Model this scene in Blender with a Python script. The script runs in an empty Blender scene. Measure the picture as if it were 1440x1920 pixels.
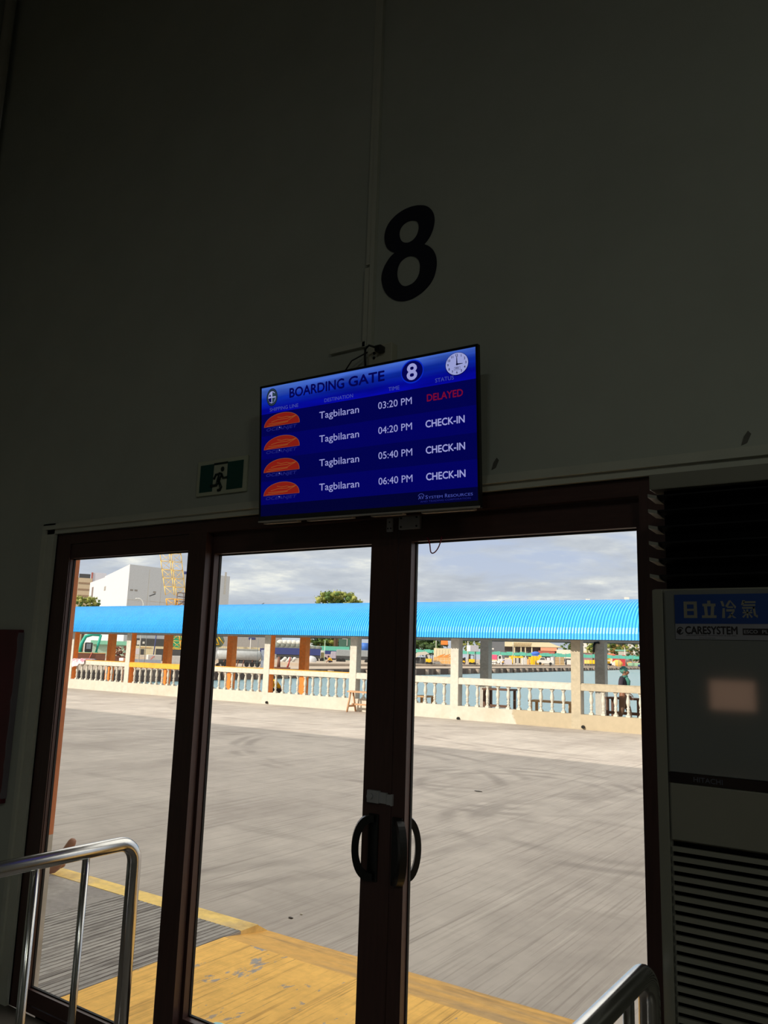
import bpy, bmesh, math, random
from mathutils import Vector, Matrix
random.seed(7)
C = bpy.context.scene.collection
PI = math.pi

# ------------------------------------------------------------------ camera, world, sun, lamps, exposure
F_PX = 1497.9
EYE = Vector((0, 0, 1.72))
RX = Vector((0.82631802, 0.56234972, 0.0310052))      # image right
RD = Vector((-0.07417108, 0.16322885, -0.98379621))   # image down
RF = Vector((-0.55829847, 0.81062885, 0.17658903))    # view direction
cd = bpy.data.cameras.new('camera'); cam = bpy.data.objects.new('camera', cd); C.objects.link(cam)
m = Matrix((RX, -RD, -RF)).transposed().to_4x4(); m.translation = EYE
cam.matrix_world = m
cd.sensor_fit = 'VERTICAL'; cd.sensor_height = 36.0; cd.lens = 36.0 * F_PX / 1920
cd.clip_start = 0.05; cd.clip_end = 4000
sc = bpy.context.scene
sc.camera = cam
sc.view_settings.view_transform = 'Standard'; sc.view_settings.look = 'None'
sc.view_settings.gamma = 1.0; sc.view_settings.use_curve_mapping = False
sc.view_settings.exposure = 0.0

SUN_DIR = Vector((0.42, 1.0, -0.60)).normalized()
sd = bpy.data.lights.new('sun', 'SUN'); so = bpy.data.objects.new('sun', sd); C.objects.link(so)
sd.energy = 4.5; sd.angle = math.radians(0.53); sd.color = (1.0, 0.90, 0.77)
so.rotation_euler = SUN_DIR.to_track_quat('-Z', 'Y').to_euler(); so.location = (-20, -40, 40)

def lin(c):
    return tuple(((v / 255) / 12.92 if v / 255 <= 0.04045 else ((v / 255 + 0.055) / 1.055) ** 2.4) for v in c)

def build_world():
    w = bpy.data.worlds.new('sky'); sc.world = w; w.use_nodes = True
    nt = w.node_tree; N = nt.nodes; L = nt.links
    bg = N['Background']
    tc = N.new('ShaderNodeTexCoord')
    sep = N.new('ShaderNodeSeparateXYZ'); L.new(tc.outputs['Generated'], sep.inputs[0])
    # flatten the clouds into bands: project directions on a cloud deck
    def math_(op, a, b=None, clamp=False):
        n = N.new('ShaderNodeMath'); n.operation = op; n.use_clamp = clamp
        for i, v in enumerate((a, b)):
            if v is None: continue
            if isinstance(v, (int, float)): n.inputs[i].default_value = v
            else: L.new(v, n.inputs[i])
        return n.outputs[0]
    zz = math_('MAXIMUM', sep.outputs[2], 0.0)
    den = math_('ADD', zz, 0.16)
    cx = math_('DIVIDE', sep.outputs[0], den); cy = math_('DIVIDE', sep.outputs[1], den)
    cb = N.new('ShaderNodeCombineXYZ'); L.new(cx, cb.inputs[0]); L.new(cy, cb.inputs[1]); L.new(math_('MULTIPLY', zz, 9.0), cb.inputs[2])
    n1 = N.new('ShaderNodeTexNoise'); n1.inputs['Scale'].default_value = 1.35; n1.inputs['Detail'].default_value = 9; n1.inputs['Roughness'].default_value = 0.56; n1.inputs['Distortion'].default_value = 0.35
    L.new(cb.outputs[0], n1.inputs['Vector'])
    n2 = N.new('ShaderNodeTexNoise'); n2.inputs['Scale'].default_value = 2.4; n2.inputs['Detail'].default_value = 8; n2.inputs['Roughness'].default_value = 0.6
    mp = N.new('ShaderNodeMapping'); mp.inputs['Location'].default_value = (3.1, 7.7, 1.2); L.new(cb.outputs[0], mp.inputs[0]); L.new(mp.outputs[0], n2.inputs['Vector'])
    def ramp(src, stops):
        r = N.new('ShaderNodeValToRGB'); e = r.color_ramp.elements
        while len(e) < len(stops): e.new(0.5)
        for k, (p, c) in zip(e, stops): k.position = p; k.color = (*c, 1)
        L.new(src, r.inputs[0]); return r.outputs[0]
    def mix(f, a, b, bt='MIX'):
        n = N.new('ShaderNodeMix'); n.data_type = 'RGBA'; n.blend_type = bt
        for i, v in ((0, f), (6, a), (7, b)):
            if isinstance(v, (int, float)): n.inputs[i].default_value = v
            elif isinstance(v, tuple): n.inputs[i].default_value = (*v, 1)
            else: L.new(v, n.inputs[i])
        return n.outputs[2]
    clear = ramp(zz, [(0.0, lin((206, 211, 222))), (0.14, lin((192, 203, 228))), (0.5, lin((150, 176, 215)))])
    shade = ramp(n2.outputs[0], [(0.36, lin((190, 195, 207))), (0.49, lin((206, 210, 219))), (0.57, lin((222, 224, 228))), (0.66, lin((252, 250, 243)))])
    cover = ramp(n1.outputs[0], [(0.38, (0, 0, 0)), (0.52, (1, 1, 1))])
    col = mix(cover, clear, shade)
    up = N.new('ShaderNodeMapRange'); up.inputs['From Min'].default_value = 0.2; up.inputs['From Max'].default_value = 0.45; L.new(sep.outputs[2], up.inputs[0])
    col = mix(math_('MULTIPLY', up.outputs[0], 0.85), col, lin((240, 233, 222)))
    # unseen high sky raised far above the horizon's brightness to fill the shaded ground
    lift = N.new('ShaderNodeMapRange'); lift.interpolation_type = 'SMOOTHSTEP'
    lift.inputs['From Min'].default_value = 0.2; lift.inputs['From Max'].default_value = 0.55
    lift.inputs['To Min'].default_value = 1.0; lift.inputs['To Max'].default_value = 1.82
    L.new(sep.outputs[2], lift.inputs[0])
    back = N.new('ShaderNodeMapRange'); back.inputs['From Min'].default_value = -0.5; back.inputs['From Max'].default_value = 0.3
    back.inputs['To Min'].default_value = 0.75; back.inputs['To Max'].default_value = 1.0
    L.new(sep.outputs[1], back.inputs[0])
    L.new(col, bg.inputs['Color']); L.new(math_('MULTIPLY', lift.outputs[0], back.outputs[0]), bg.inputs['Strength'])
build_world()

def area(name, loc, size, power, color, rot=(0, 0, 0)):
    d = bpy.data.lights.new(name, 'AREA'); o = bpy.data.objects.new(name, d); C.objects.link(o)
    d.shape = 'RECTANGLE'; d.size, d.size_y = size; d.energy = power; d.color = color
    o.location = loc; o.rotation_euler = rot
# the hall's own weak ceiling lamps, behind and to the right of the camera
area('hall_lamp', (3.6, -2.0, 4.6), (1.2, 0.3), 46, (0.97, 1.0, 0.82))
area('hall_lamp', (1.0, -6.0, 5.6), (1.2, 0.3), 44, (0.92, 1.0, 0.96))

# ------------------------------------------------------------------ materials
MATS = {}
def mat(name, rgb, rough=0.6, var=0.10, scale=5.0, bump=0.0, metal=0.0, spec=0.5, stretch=(1, 1, 1)):
    if name in MATS: return MATS[name]
    mt = bpy.data.materials.new(name); mt.use_nodes = True; MATS[name] = mt
    nt = mt.node_tree; N = nt.nodes; L = nt.links; p = N['Principled BSDF']
    p.inputs['Roughness'].default_value = rough; p.inputs['Metallic'].default_value = metal
    p.inputs['Specular IOR Level'].default_value = spec
    c = lin(rgb)
    tc = N.new('ShaderNodeTexCoord'); mp = N.new('ShaderNodeMapping'); mp.inputs['Scale'].default_value = stretch
    L.new(tc.outputs['Object'], mp.inputs[0])
    n = N.new('ShaderNodeTexNoise'); n.inputs['Scale'].default_value = scale; n.inputs['Detail'].default_value = 6; n.inputs['Roughness'].default_value = 0.6
    L.new(mp.outputs[0], n.inputs['Vector'])
    r = N.new('ShaderNodeValToRGB'); r.color_ramp.elements[0].position = 0.3; r.color_ramp.elements[1].position = 0.7
    r.color_ramp.elements[0].color = (*[v * (1 - var) for v in c], 1)
    r.color_ramp.elements[1].color = (*[min(1, v * (1 + var)) for v in c], 1)
    L.new(n.outputs[0], r.inputs[0]); L.new(r.outputs[0], p.inputs['Base Color'])
    if bump:
        b = N.new('ShaderNodeBump'); b.inputs['Strength'].default_value = bump; b.inputs['Distance'].default_value = 0.02
        L.new(n.outputs[0], b.inputs['Height']); L.new(b.outputs[0], p.inputs['Normal'])
    return mt

def patchy(name, base, other, scale=1.0, lo=0.55, hi=0.6, stretch=(1, 1, 1), rough=0.7, var=0.12, fine=9.0, bump=0.15, third=None, axis=None):
    """base colour with patches of another colour; third = thin streaks along Y; axis = (coordinate, threshold, colour) for an unpainted side"""
    mt = bpy.data.materials.new(name); mt.use_nodes = True; MATS[name] = mt
    nt = mt.node_tree; N = nt.nodes; L = nt.links; p = N['Principled BSDF']; p.inputs['Roughness'].default_value = rough
    tc = N.new('ShaderNodeTexCoord')
    def noise(s, st=(1, 1, 1), d=6, loc=(0, 0, 0)):
        mp = N.new('ShaderNodeMapping'); mp.inputs['Scale'].default_value = st; mp.inputs['Location'].default_value = loc
        L.new(tc.outputs['Object'], mp.inputs[0])
        n = N.new('ShaderNodeTexNoise'); n.inputs['Scale'].default_value = s; n.inputs['Detail'].default_value = d; n.inputs['Roughness'].default_value = 0.62
        L.new(mp.outputs[0], n.inputs['Vector']); return n.outputs[0]
    def rng(src, a, b, x=0.0, y=1.0):
        n = N.new('ShaderNodeMapRange'); n.inputs['From Min'].default_value = a; n.inputs['From Max'].default_value = b
        n.inputs['To Min'].default_value = x; n.inputs['To Max'].default_value = y; L.new(src, n.inputs[0]); return n.outputs[0]
    def mix(f, a, b, bt='MIX'):
        n = N.new('ShaderNodeMix'); n.data_type = 'RGBA'; n.blend_type = bt
        for i, v in ((0, f), (6, a), (7, b)):
            if isinstance(v, (int, float)): n.inputs[i].default_value = v
            elif isinstance(v, tuple): n.inputs[i].default_value = (*v, 1)
            else: L.new(v, n.inputs[i])
        return n.outputs[2]
    f = noise(fine)
    g = N.new('ShaderNodeCombineColor')
    vv = rng(f, 0.3, 0.7, 1 - var, 1 + var)
    for i in range(3): L.new(vv, g.inputs[i])
    col = mix(rng(noise(scale, stretch), lo, hi), lin(base), lin(other))
    for c3, s3, st3, l3, h3, k3 in (third if third and isinstance(third[0][0], tuple) else ([third] if third else [])):
        st = noise(s3, st3, 4, (5, 3, 1)); col = mix(rng(st, l3, h3, 0, k3), col, lin(c3))
    if axis:
        i, t, c = axis
        sp = N.new('ShaderNodeSeparateXYZ'); L.new(tc.outputs['Object'], sp.inputs[0])
        ad = N.new('ShaderNodeMath'); ad.operation = 'MULTIPLY_ADD'; ad.inputs[1].default_value = 1.6
        L.new(noise(1.3), ad.inputs[0]); L.new(sp.outputs[i], ad.inputs[2])
        col = mix(rng(ad.outputs[0], t + 0.75, t + 0.85), col, lin(c))
    col = mix(1.0, col, g.outputs[0], 'MULTIPLY')
    L.new(col, p.inputs['Base Color'])
    if bump:
        b = N.new('ShaderNodeBump'); b.inputs['Strength'].default_value = bump; b.inputs['Distance'].default_value = 0.01
        L.new(f, b.inputs['Height']); L.new(b.outputs[0], p.inputs['Normal'])
    return mt

def glow(name, rgb, k=1.0, gloss=True):
    """a lit display pixel colour"""
    if name in MATS: return MATS[name]
    mt = bpy.data.materials.new(name); mt.use_nodes = True; MATS[name] = mt
    p = mt.node_tree.nodes['Principled BSDF']
    p.inputs['Base Color'].default_value = (0.002, 0.002, 0.003, 1); p.inputs['Roughness'].default_value = 0.35
    p.inputs['Specular IOR Level'].default_value = 0.15
    p.inputs['Emission Color'].default_value = (*lin(rgb), 1); p.inputs['Emission Strength'].default_value = k
    return mt

def glass_mat():
    mt = bpy.data.materials.new('clear_glass'); mt.use_nodes = True
    nt = mt.node_tree; N = nt.nodes; L = nt.links
    for n in list(N):
        if n.type != 'OUTPUT_MATERIAL': N.remove(n)
    out = [n for n in N if n.type == 'OUTPUT_MATERIAL'][0]
    t = N.new('ShaderNodeBsdfTransparent'); t.inputs[0].default_value = (0.97, 0.985, 0.975, 1)
    g = N.new('ShaderNodeBsdfGlossy'); g.inputs['Roughness'].default_value = 0.02
    fr = N.new('ShaderNodeFresnel'); fr.inputs['IOR'].default_value = 1.25
    mx = N.new('ShaderNodeMixShader'); ge = N.new('ShaderNodeNewGeometry'); inv = N.new('ShaderNodeMath'); inv.operation = 'SUBTRACT'; inv.inputs[0].default_value = 1.0; L.new(ge.outputs['Backfacing'], inv.inputs[1]); mu = N.new('ShaderNodeMath'); mu.operation = 'MULTIPLY'; L.new(fr.outputs[0], mu.inputs[0]); L.new(inv.outputs[0], mu.inputs[1]); L.new(mu.outputs[0], mx.inputs[0]); L.new(t.outputs[0], mx.inputs[1]); L.new(g.outputs[0], mx.inputs[2])
    L.new(mx.outputs[0], out.inputs[0]); return mt

WALL = mat('pale_green_paint', (178, 182, 172), 0.75, 0.05, 3, 0.05)
TRIM = mat('grey_green_trim_paint', (192, 193, 180), 0.6, 0.05, 8)
CEIL = mat('ceiling_board', (170, 166, 160), 0.8)
FLOOR = mat('dark_floor_tile', (92, 86, 80), 0.4)
WOOD = mat('brown_door_wood', (72, 47, 43), 0.42, 0.18, 6, 0.05, stretch=(12, 12, 1))
WOOD_X = mat('brown_door_wood_crosswise', (72, 47, 43), 0.42, 0.18, 6, 0.05, stretch=(1, 12, 12))
GLASS = glass_mat()
STEEL = mat('polished_stainless_steel', (222, 220, 218), 0.21, 0.05, 30, 0, 1.0)
METAL = mat('dull_zinc_metal', (176, 176, 180), 0.4, 0.08, 20, 0, 0.25)
BLACK = mat('black_plastic', (14, 14, 15), 0.35)
NAVY = mat('dark_navy_paint', (10, 12, 34), 0.6)
PLASTIC = mat('off_white_plastic', (186, 184, 166), 0.45, 0.04)
ACMET = mat('grey_beige_cabinet_enamel', (128, 127, 116), 0.3, 0.03)
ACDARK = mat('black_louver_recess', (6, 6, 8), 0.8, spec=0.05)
WHITEP = patchy('white_column_paint', (208, 202, 190), (184, 174, 160), 1.8, 0.58, 0.72)
BEIGEP = patchy('bare_beige_column', (188, 174, 150), (170, 158, 138), 2.5, 0.55, 0.7)
GREYC = patchy('bare_grey_concrete', (196, 190, 180), (178, 171, 160), 2.2, 0.5, 0.65)
ORANGE = patchy('orange_paint', (255, 142, 58), (255, 160, 84), 1.6, 0.55, 0.7)
YELLOWP = patchy('golden_yellow_paint', (250, 176, 62), (240, 158, 50), 2.0, 0.5, 0.7)
BLUE = mat('sky_blue_roof_sheet', (70, 184, 244), 0.34, 0.06, 3, 0)

# ------------------------------------------------------------------ mesh building helpers
class MB:
    def __init__(self, mt=None): self.bm = bmesh.new(); self.mats = []; self.cur = 0; self.smooth = set(); self.use(mt) if mt else None
    def use(self, mt):
        if mt not in self.mats: self.mats.append(mt)
        self.cur = self.mats.index(mt); return self
    def face(self, vs, smooth=False):
        try: f = self.bm.faces.new(vs)
        except ValueError: return None
        f.material_index = self.cur; f.smooth = smooth; return f
    def hexa(self, p):
        v = [self.bm.verts.new(q) for q in p]
        for i in ((3, 2, 1, 0), (4, 5, 6, 7), (0, 1, 5, 4), (1, 2, 6, 5), (2, 3, 7, 6), (3, 0, 4, 7)): self.face([v[k] for k in i])
        return v
    def box(self, a, b, mtx=None, bev=0.0):
        (x0, y0, z0), (x1, y1, z1) = a, b
        if x0 > x1: x0, x1 = x1, x0
        if y0 > y1: y0, y1 = y1, y0
        if z0 > z1: z0, z1 = z1, z0
        p = [Vector(q) for q in ((x0, y0, z0), (x1, y0, z0), (x1, y1, z0), (x0, y1, z0), (x0, y0, z1), (x1, y0, z1), (x1, y1, z1), (x0, y1, z1))]
        if mtx: p = [mtx @ q for q in p]
        v = self.hexa(p)
        if bev:
            es = {e for q in v for e in q.link_edges}
            r = bmesh.ops.bevel(self.bm, geom=list(es), offset=bev, segments=2, profile=0.6, affect='EDGES')
            for f in r['faces']: f.material_index = self.cur
        return self
    def ring(self, c, u, w, r, n):
        return [self.bm.verts.new(c + u * (r * math.cos(2 * PI * k / n)) + w * (r * math.sin(2 * PI * k / n))) for k in range(n)]
    def tube(self, pts, r, n=10, caps=True):
        pts = [Vector(p) for p in pts]; rs = r if isinstance(r, (list, tuple)) else [r] * len(pts)
        prev = None; u = None
        for i, p in enumerate(pts):
            t = (pts[min(i + 1, len(pts) - 1)] - pts[max(i - 1, 0)]).normalized()
            if u is None:
                u = t.orthogonal().normalized()
            else:
                u = (u - t * u.dot(t)).normalized()
            w = t.cross(u)
            rg = self.ring(p, u, w, rs[i], n)
            if prev:
                for k in range(n): self.face([prev[k], prev[(k + 1) % n], rg[(k + 1) % n], rg[k]], True)
            elif caps: self.face(rg[::-1])
            prev = rg
        if caps: self.face(prev)
        return self
    def bar(self, a, b, r=0.02, n=6): return self.tube([a, b], r, n)
    def lathe(self, prof, c=(0, 0, 0), n=14):
        c = Vector(c); prev = None
        for r, z in prof:
            rg = self.ring(c + Vector((0, 0, z)), Vector((1, 0, 0)), Vector((0, 1, 0)), max(r, 1e-4), n)
            if prev:
                for k in range(n): self.face([prev[k], prev[(k + 1) % n], rg[(k + 1) % n], rg[k]], True)
            else: self.face(rg[::-1])
            prev = rg
        self.face(prev); return self
    def ball(self, c, r, u=12, v=8, jit=0.0):
        c = Vector(c); r = Vector(r) if hasattr(r, '__len__') else Vector((r, r, r)); rows = []
        for i in range(1, v):
            th = PI * i / v
            rows.append([self.bm.verts.new(c + Vector((r.x * math.sin(th) * math.cos(2 * PI * k / u), r.y * math.sin(th) * math.sin(2 * PI * k / u), r.z * math.cos(th))) * (1 + random.uniform(-jit, jit))) for k in range(u)])
        t = self.bm.verts.new(c + Vector((0, 0, r.z))); b = self.bm.verts.new(c - Vector((0, 0, r.z)))
        for k in range(u):
            self.face([t, rows[0][k], rows[0][(k + 1) % u]], True); self.face([b, rows[-1][(k + 1) % u], rows[-1][k]], True)
            for i in range(len(rows) - 1): self.face([rows[i][k], rows[i + 1][k], rows[i + 1][(k + 1) % u], rows[i][(k + 1) % u]], True)
        return self
    def prism(self, poly, fn, d0, d1):
        """poly: 2-D outline; fn(u, v, d) -> 3-D point"""
        a = [self.bm.verts.new(fn(u, v, d0)) for u, v in poly]; b = [self.bm.verts.new(fn(u, v, d1)) for u, v in poly]
        n = len(poly)
        self.face(a); self.face(b[::-1])
        for k in range(n): self.face([a[k], b[k], b[(k + 1) % n], a[(k + 1) % n]])
        return self
    def text(self, s, fn, u0, v0, width=None, cap=0.1, bold=0.0, shear=0.0, d=0.0, thick=0.0, align='L', res=3):
        """lettering of cap height `cap` whose baseline starts at (u0, v0), squeezed to `width`; fn(u, v, d) -> point"""
        cu = bpy.data.curves.new('t', 'FONT'); cu.body = s; cu.size = 1.0; cu.shear = shear; cu.resolution_u = res
        if thick: cu.extrude = thick / 2
        o = bpy.data.objects.new('t', cu); C.objects.link(o)
        dg = bpy.context.evaluated_depsgraph_get(); me = bpy.data.meshes.new_from_object(o.evaluated_get(dg))
        bpy.data.objects.remove(o); bpy.data.curves.remove(cu)
        if not len(me.vertices): return self
        xs = [v.co.x for v in me.vertices]; x0, x1 = min(xs), max(xs)
        ky = cap / 0.70; kx = (width / (x1 - x0)) if width else ky
        w = (x1 - x0) * kx
        off = u0 if align == 'L' else (u0 - w / 2 if align == 'C' else u0 - w)
        e = bold * cap * 1.3
        for n_, (du, dv) in enumerate(((0, 0), (e, 0), (-e, 0), (0, e), (0, -e)) if bold else ((0, 0),)):
            vs = [self.bm.verts.new(fn(off + (v.co.x - x0) * kx + du, v0 + v.co.y * ky + dv, d + v.co.z + n_ * 2e-5)) for v in me.vertices]
            for p in me.polygons: self.face([vs[i] for i in p.vertices])
        bpy.data.meshes.remove(me); return self
    def mesh(self, name):
        bmesh.ops.recalc_face_normals(self.bm, faces=self.bm.faces[:]) if len(self.bm.faces) else None
        me = bpy.data.meshes.new(name); self.bm.to_mesh(me); self.bm.free()
        for mt in self.mats: me.materials.append(mt)
        return me

def rootmat(o):
    while o.parent: o = o.parent
    return o.matrix_basis

def thing(name, label, cat, loc=(0, 0, 0), rz=0.0, group=None):
    o = bpy.data.objects.new(name, None); C.objects.link(o)
    o.matrix_basis = Matrix.Translation(Vector(loc)) @ Matrix.Rotation(rz, 4, 'Z')
    o['label'] = label; o['category'] = cat
    if group: o['group'] = group
    return o
def part(mb, name, parent, world=True, scale=None, label=None):
    """link a mesh as a part; world=True when its points are world points"""
    me = mb.mesh(name)
    if scale: me.transform(Matrix.Scale(scale, 4))
    if world: me.transform(rootmat(parent).inverted())
    o = bpy.data.objects.new(name, me); C.objects.link(o); o.parent = parent
    if label: o['label'] = label
    return o
def solo(mb, name, label=None, cat=None, loc=None, group=None, kind=None, rz=0.0, scale=None, world=True):
    me = mb.mesh(name)
    if scale: me.transform(Matrix.Scale(scale, 4))
    o = bpy.data.objects.new(name, me); C.objects.link(o)
    if loc is not None:
        mx = Matrix.Translation(Vector(loc)) @ Matrix.Rotation(rz, 4, 'Z')
        if world: me.transform(mx.inverted())
        o.matrix_basis = mx
    for k, v in (('label', label), ('category', cat), ('group', group), ('kind', kind)):
        if v: o[k] = v
    return o
def struct(mb, name, parent=None):
    o = solo(mb, name)
    if parent: o.parent = parent
    else: o['kind'] = 'structure'
    return o
def clone(src, loc, label, rz=None, group=None):
    r = src.copy(); C.objects.link(r)
    ang = src.rotation_euler.z if rz is None else rz
    r.matrix_basis = Matrix.Translation(Vector(loc)) @ Matrix.Rotation(ang, 4, 'Z')
    r['label'] = label
    if group: r['group'] = group
    for ch in src.children:
        c = ch.copy(); C.objects.link(c); c.parent = r
        for g in ch.children:
            d = g.copy(); C.objects.link(d); d.parent = c
    return r
XZ = lambda y: (lambda u, v, d: Vector((u, y - d, v)))     # lettering on a wall facing -Y

# pixel (1440 x 1920 frame) -> points of the place
def ray(px, py): return RX * (px - 720) + RD * (py - 960) + RF * F_PX
def at_y(px, py, y): d = ray(px, py); return EYE + d * (y / d.y)
def at_z(px, py, z): d = ray(px, py); return EYE + d * ((z - EYE.z) / d.z)
def at_d(px, py, dist): d = ray(px, py); return EYE + d * (dist / Vector((d.x, d.y)).length)

# ------------------------------------------------------------------ setting: hall
D = 2.5            # inner face of the front wall
ROAD, WALK, QUAY, SEA = -0.12, -0.06, 0.32, -0.47
FX0, FX1, FT = -3.835, -0.60, 2.302      # opening for the door set
HALL_TOP = 6.12
b = MB(WALL)
WO = D + 0.15
b.box((-46, D, -0.4), (FX0, WO, 6.4)).box((FX1, D, -0.4), (26, WO, 6.4)).box((FX0, D, FT), (FX1, WO, 6.4))
struct(b, 'wall_front')
struct(MB(WALL).box((-5.15, -12, -0.1), (-4.99, D, 6.4)), 'wall_left')
struct(MB(WALL).box((9.0, -12, -0.1), (9.2, D, 6.4)), 'wall_right')
struct(MB(WALL).box((-5.15, -12.2, -0.1), (9.2, -12, 6.4)), 'wall_back')
struct(MB(FLOOR).box((-5.15, -12.2, -0.25), (9.2, D, 0)), 'floor')
struct(MB(CEIL).box((-5.15, -12.2, HALL_TOP), (9.2, D, HALL_TOP + 0.12)), 'ceiling')
struct(MB(mat('roof_sheet', (120, 120, 118))).box((-46, -12.4, 6.4), (26, 3.75, 6.58)), 'roof')
# moulding around the door opening
b = MB(TRIM)
for (a, c) in (((-3.945, D - 0.018, 0), (FX0, D + 0.01, 2.36)), ((-3.945, D - 0.018, FT), (0.5, D + 0.01, 2.36)),):
    b.box(a, c)
b.box((-3.93, D - 0.03, 0), (-3.90, D, 2.345)).box((-3.93, D - 0.032, 2.326), (0.5, D, 2.348))
struct(b, 'trim_1')
struct(MB(mat('grey_skirting', (90, 88, 82))).box((-4.99, D - 0.015, 0), (-3.945, D, 0.1)), 'baseboard_front')
# unseen glowing pane, added behind for a warm reflection on the glossy air conditioner
b = MB(mat('glow_pane_rim_grey', (90, 88, 84))).box((-3.62, -12.0, 0.86), (-2.72, -11.95, 1.52)); b.use(glow('warm_reflection_glow', (255, 200, 165), 2.0)); b.box((-3.56, -11.955, 0.92), (-2.78, -11.94, 1.46))
struct(b, 'added_glow_pane')
# rainwater / service pipe in the corner of the hall
b = MB(mat('pipe_grey_paint', (226, 224, 214))).tube([(-4.93, 2.44, 0), (-4.93, 2.44, 6.1)], 0.035, 12)
solo(b, 'corner_pipe', 'pale vertical pipe in the dark upper left corner of the wall', 'pipe', (-4.93, 2.44, 0))

# ------------------------------------------------------------------ door set: fixed sidelight, two leaves
GZ0, GZ1 = 0.12, 2.15      # glass bottom / top
df = thing('door_frame', 'dark brown timber frame around the glass gate doors', 'door frame', (-2.25, D, 0))
b = MB(WOOD).box((FX0 + 0.002, D + 0.005, 0), (-3.717, D + 0.04, FT - 0.002)).box((-0.745, D + 0.005, 0), (FX1 - 0.002, D + 0.11, FT - 0.002))
part(b, 'jamb', df)
part(MB(WOOD_X).box((-3.717, D + 0.005, 2.245), (-0.745, D + 0.10, FT - 0.002)), 'head', df)
part(MB(WOOD).box((-2.81, D + 0.002, 0), (-2.694, D + 0.04, 2.245)), 'mullion', df)
part(MB(WOOD_X).box((-3.717, D + 0.01, 0), (-0.745, D + 0.14, 0.03)), 'threshold', df)

def leaf(name, label, cat, x0, x1, sl, sr, y0, top, gz0, gz1, dep=0.045, bz=0.035):
    t = thing(name, label, cat, ((x0 + x1) / 2, y0, 0.03))
    y1 = y0 + dep; pg = y0 + dep * 0.84
    part(MB(WOOD).box((x0, y0, bz), (x0 + sl, y1, top)), 'stile', t)
    part(MB(WOOD).box((x1 - sr, y0, bz), (x1, y1, top)), 'stile', t)
    part(MB(WOOD_X).box((x0 + sl, y0, gz1), (x1 - sr, y1, top)), 'top_rail', t)
    part(MB(WOOD_X).box((x0 + sl, y0, bz), (x1 - sr, y1, gz0)), 'bottom_rail', t)
    part(MB(GLASS).box((x0 + sl, pg - 0.003, gz0), (x1 - sr, pg + 0.003, gz1)), 'glass_pane', t)
    bd = MB(mat('black_gasket', (16, 15, 15), 0.7))            # dark gasket holding the pane
    for xa in (x0 + sl, x1 - sr - 0.004): bd.box((xa, pg - 0.006, gz0), (xa + 0.004, pg + 0.006, gz1))
    bd.box((x0 + sl, pg - 0.006, gz1 - 0.005), (x1 - sr, pg + 0.006, gz1)).box((x0 + sl, pg - 0.006, gz0), (x1 - sr, pg + 0.006, gz0 + 0.005))
    part(bd, 'gasket', t)
    return t
sl = leaf('glass_sidelight', 'fixed narrow glass panel left of the two doors, behind the left handrail', 'window', -3.716, -2.811, 0.003, 0.003, D + 0.012, 2.244, 0.098, 2.168, 0.028)
dl = leaf('glass_door', 'left leaf of the glass double door, lock plate on its stile', 'door', -2.747, -1.681, 0.068, 0.125, D + 0.043, 2.244, 0.22, 2.150)
dr = leaf('glass_door', 'right leaf of the glass double door, red wire loop at its top', 'door', -1.677, -0.747, 0.057, 0.019, D + 0.043, 2.244, 0.22, 2.150)

def pull(x, sgn, parent, y0, out, k_=1.0):
    """bowed black pull: back plate, two feet and a flattened arched grip leaning outward to sgn"""
    mb = MB(BLACK); z0, z1 = 0.925, 1.135; zc = (z0 + z1) / 2
    mb.box((x - 0.022, y0 - 0.006 * out, z0 - 0.012), (x + 0.022, y0, z1 + 0.012), bev=0.003)
    pts, n = [], 22
    inner, outer = [], []
    for k in range(n + 1):
        a = -PI / 2 + PI * k / n
        inner.append((0.052 * math.cos(a) ** 0.8 if math.cos(a) > 1e-6 else 0, zc + 0.088 * math.sin(a)))
        outer.append((0.078 * math.cos(a) ** 0.75 if math.cos(a) > 1e-6 else 0, zc + 0.114 * math.sin(a)))
    poly = outer + inner[::-1]
    # the arch stands off the stile, swung out sideways
    ang = math.radians(52)
    for k in range(n):
        q = [outer[k], outer[k + 1], inner[k + 1], inner[k]]
        pp = []
        for w in (-0.013, 0.013):
            for (r, z) in q:
                px_ = x + sgn * (k_ * r * math.sin(ang)) + sgn * w * math.cos(ang)
                py_ = y0 - out * (0.004 + r * math.cos(ang)) + out * w * math.sin(ang)
                pp.append(Vector((px_, py_, z)))
        mb.hexa(pp)
    part(mb, 'pull_handle', parent)
LY = D + 0.043
pull(-1.752, -1, dl, LY, 1)
pull(-1.648, 1, dr, LY, 1)
pull(-1.752, -1, dl, LY + 0.045, -1)
pull(-1.652, 1, dr, LY + 0.045, -1, 0.72)
# rim latch across the meeting stiles
lk = MB(METAL).box((-1.778, LY - 0.016, 1.186), (-1.726, LY, 1.230), bev=0.002).box((-1.726, LY - 0.010, 1.188), (-1.695, LY, 1.226))
lk.tube([(-1.760, LY - 0.015, 1.209), (-1.760, LY - 0.028, 1.209)], 0.011, 14)
part(lk, 'door_lock', dl)
part(MB(METAL).box((-1.676, LY - 0.011, 1.184), (-1.669, LY, 1.224)).box((-1.694, LY - 0.0095, 1.186), (-1.674, LY - 0.004, 1.222)), 'lock_keeper', dr)
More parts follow.
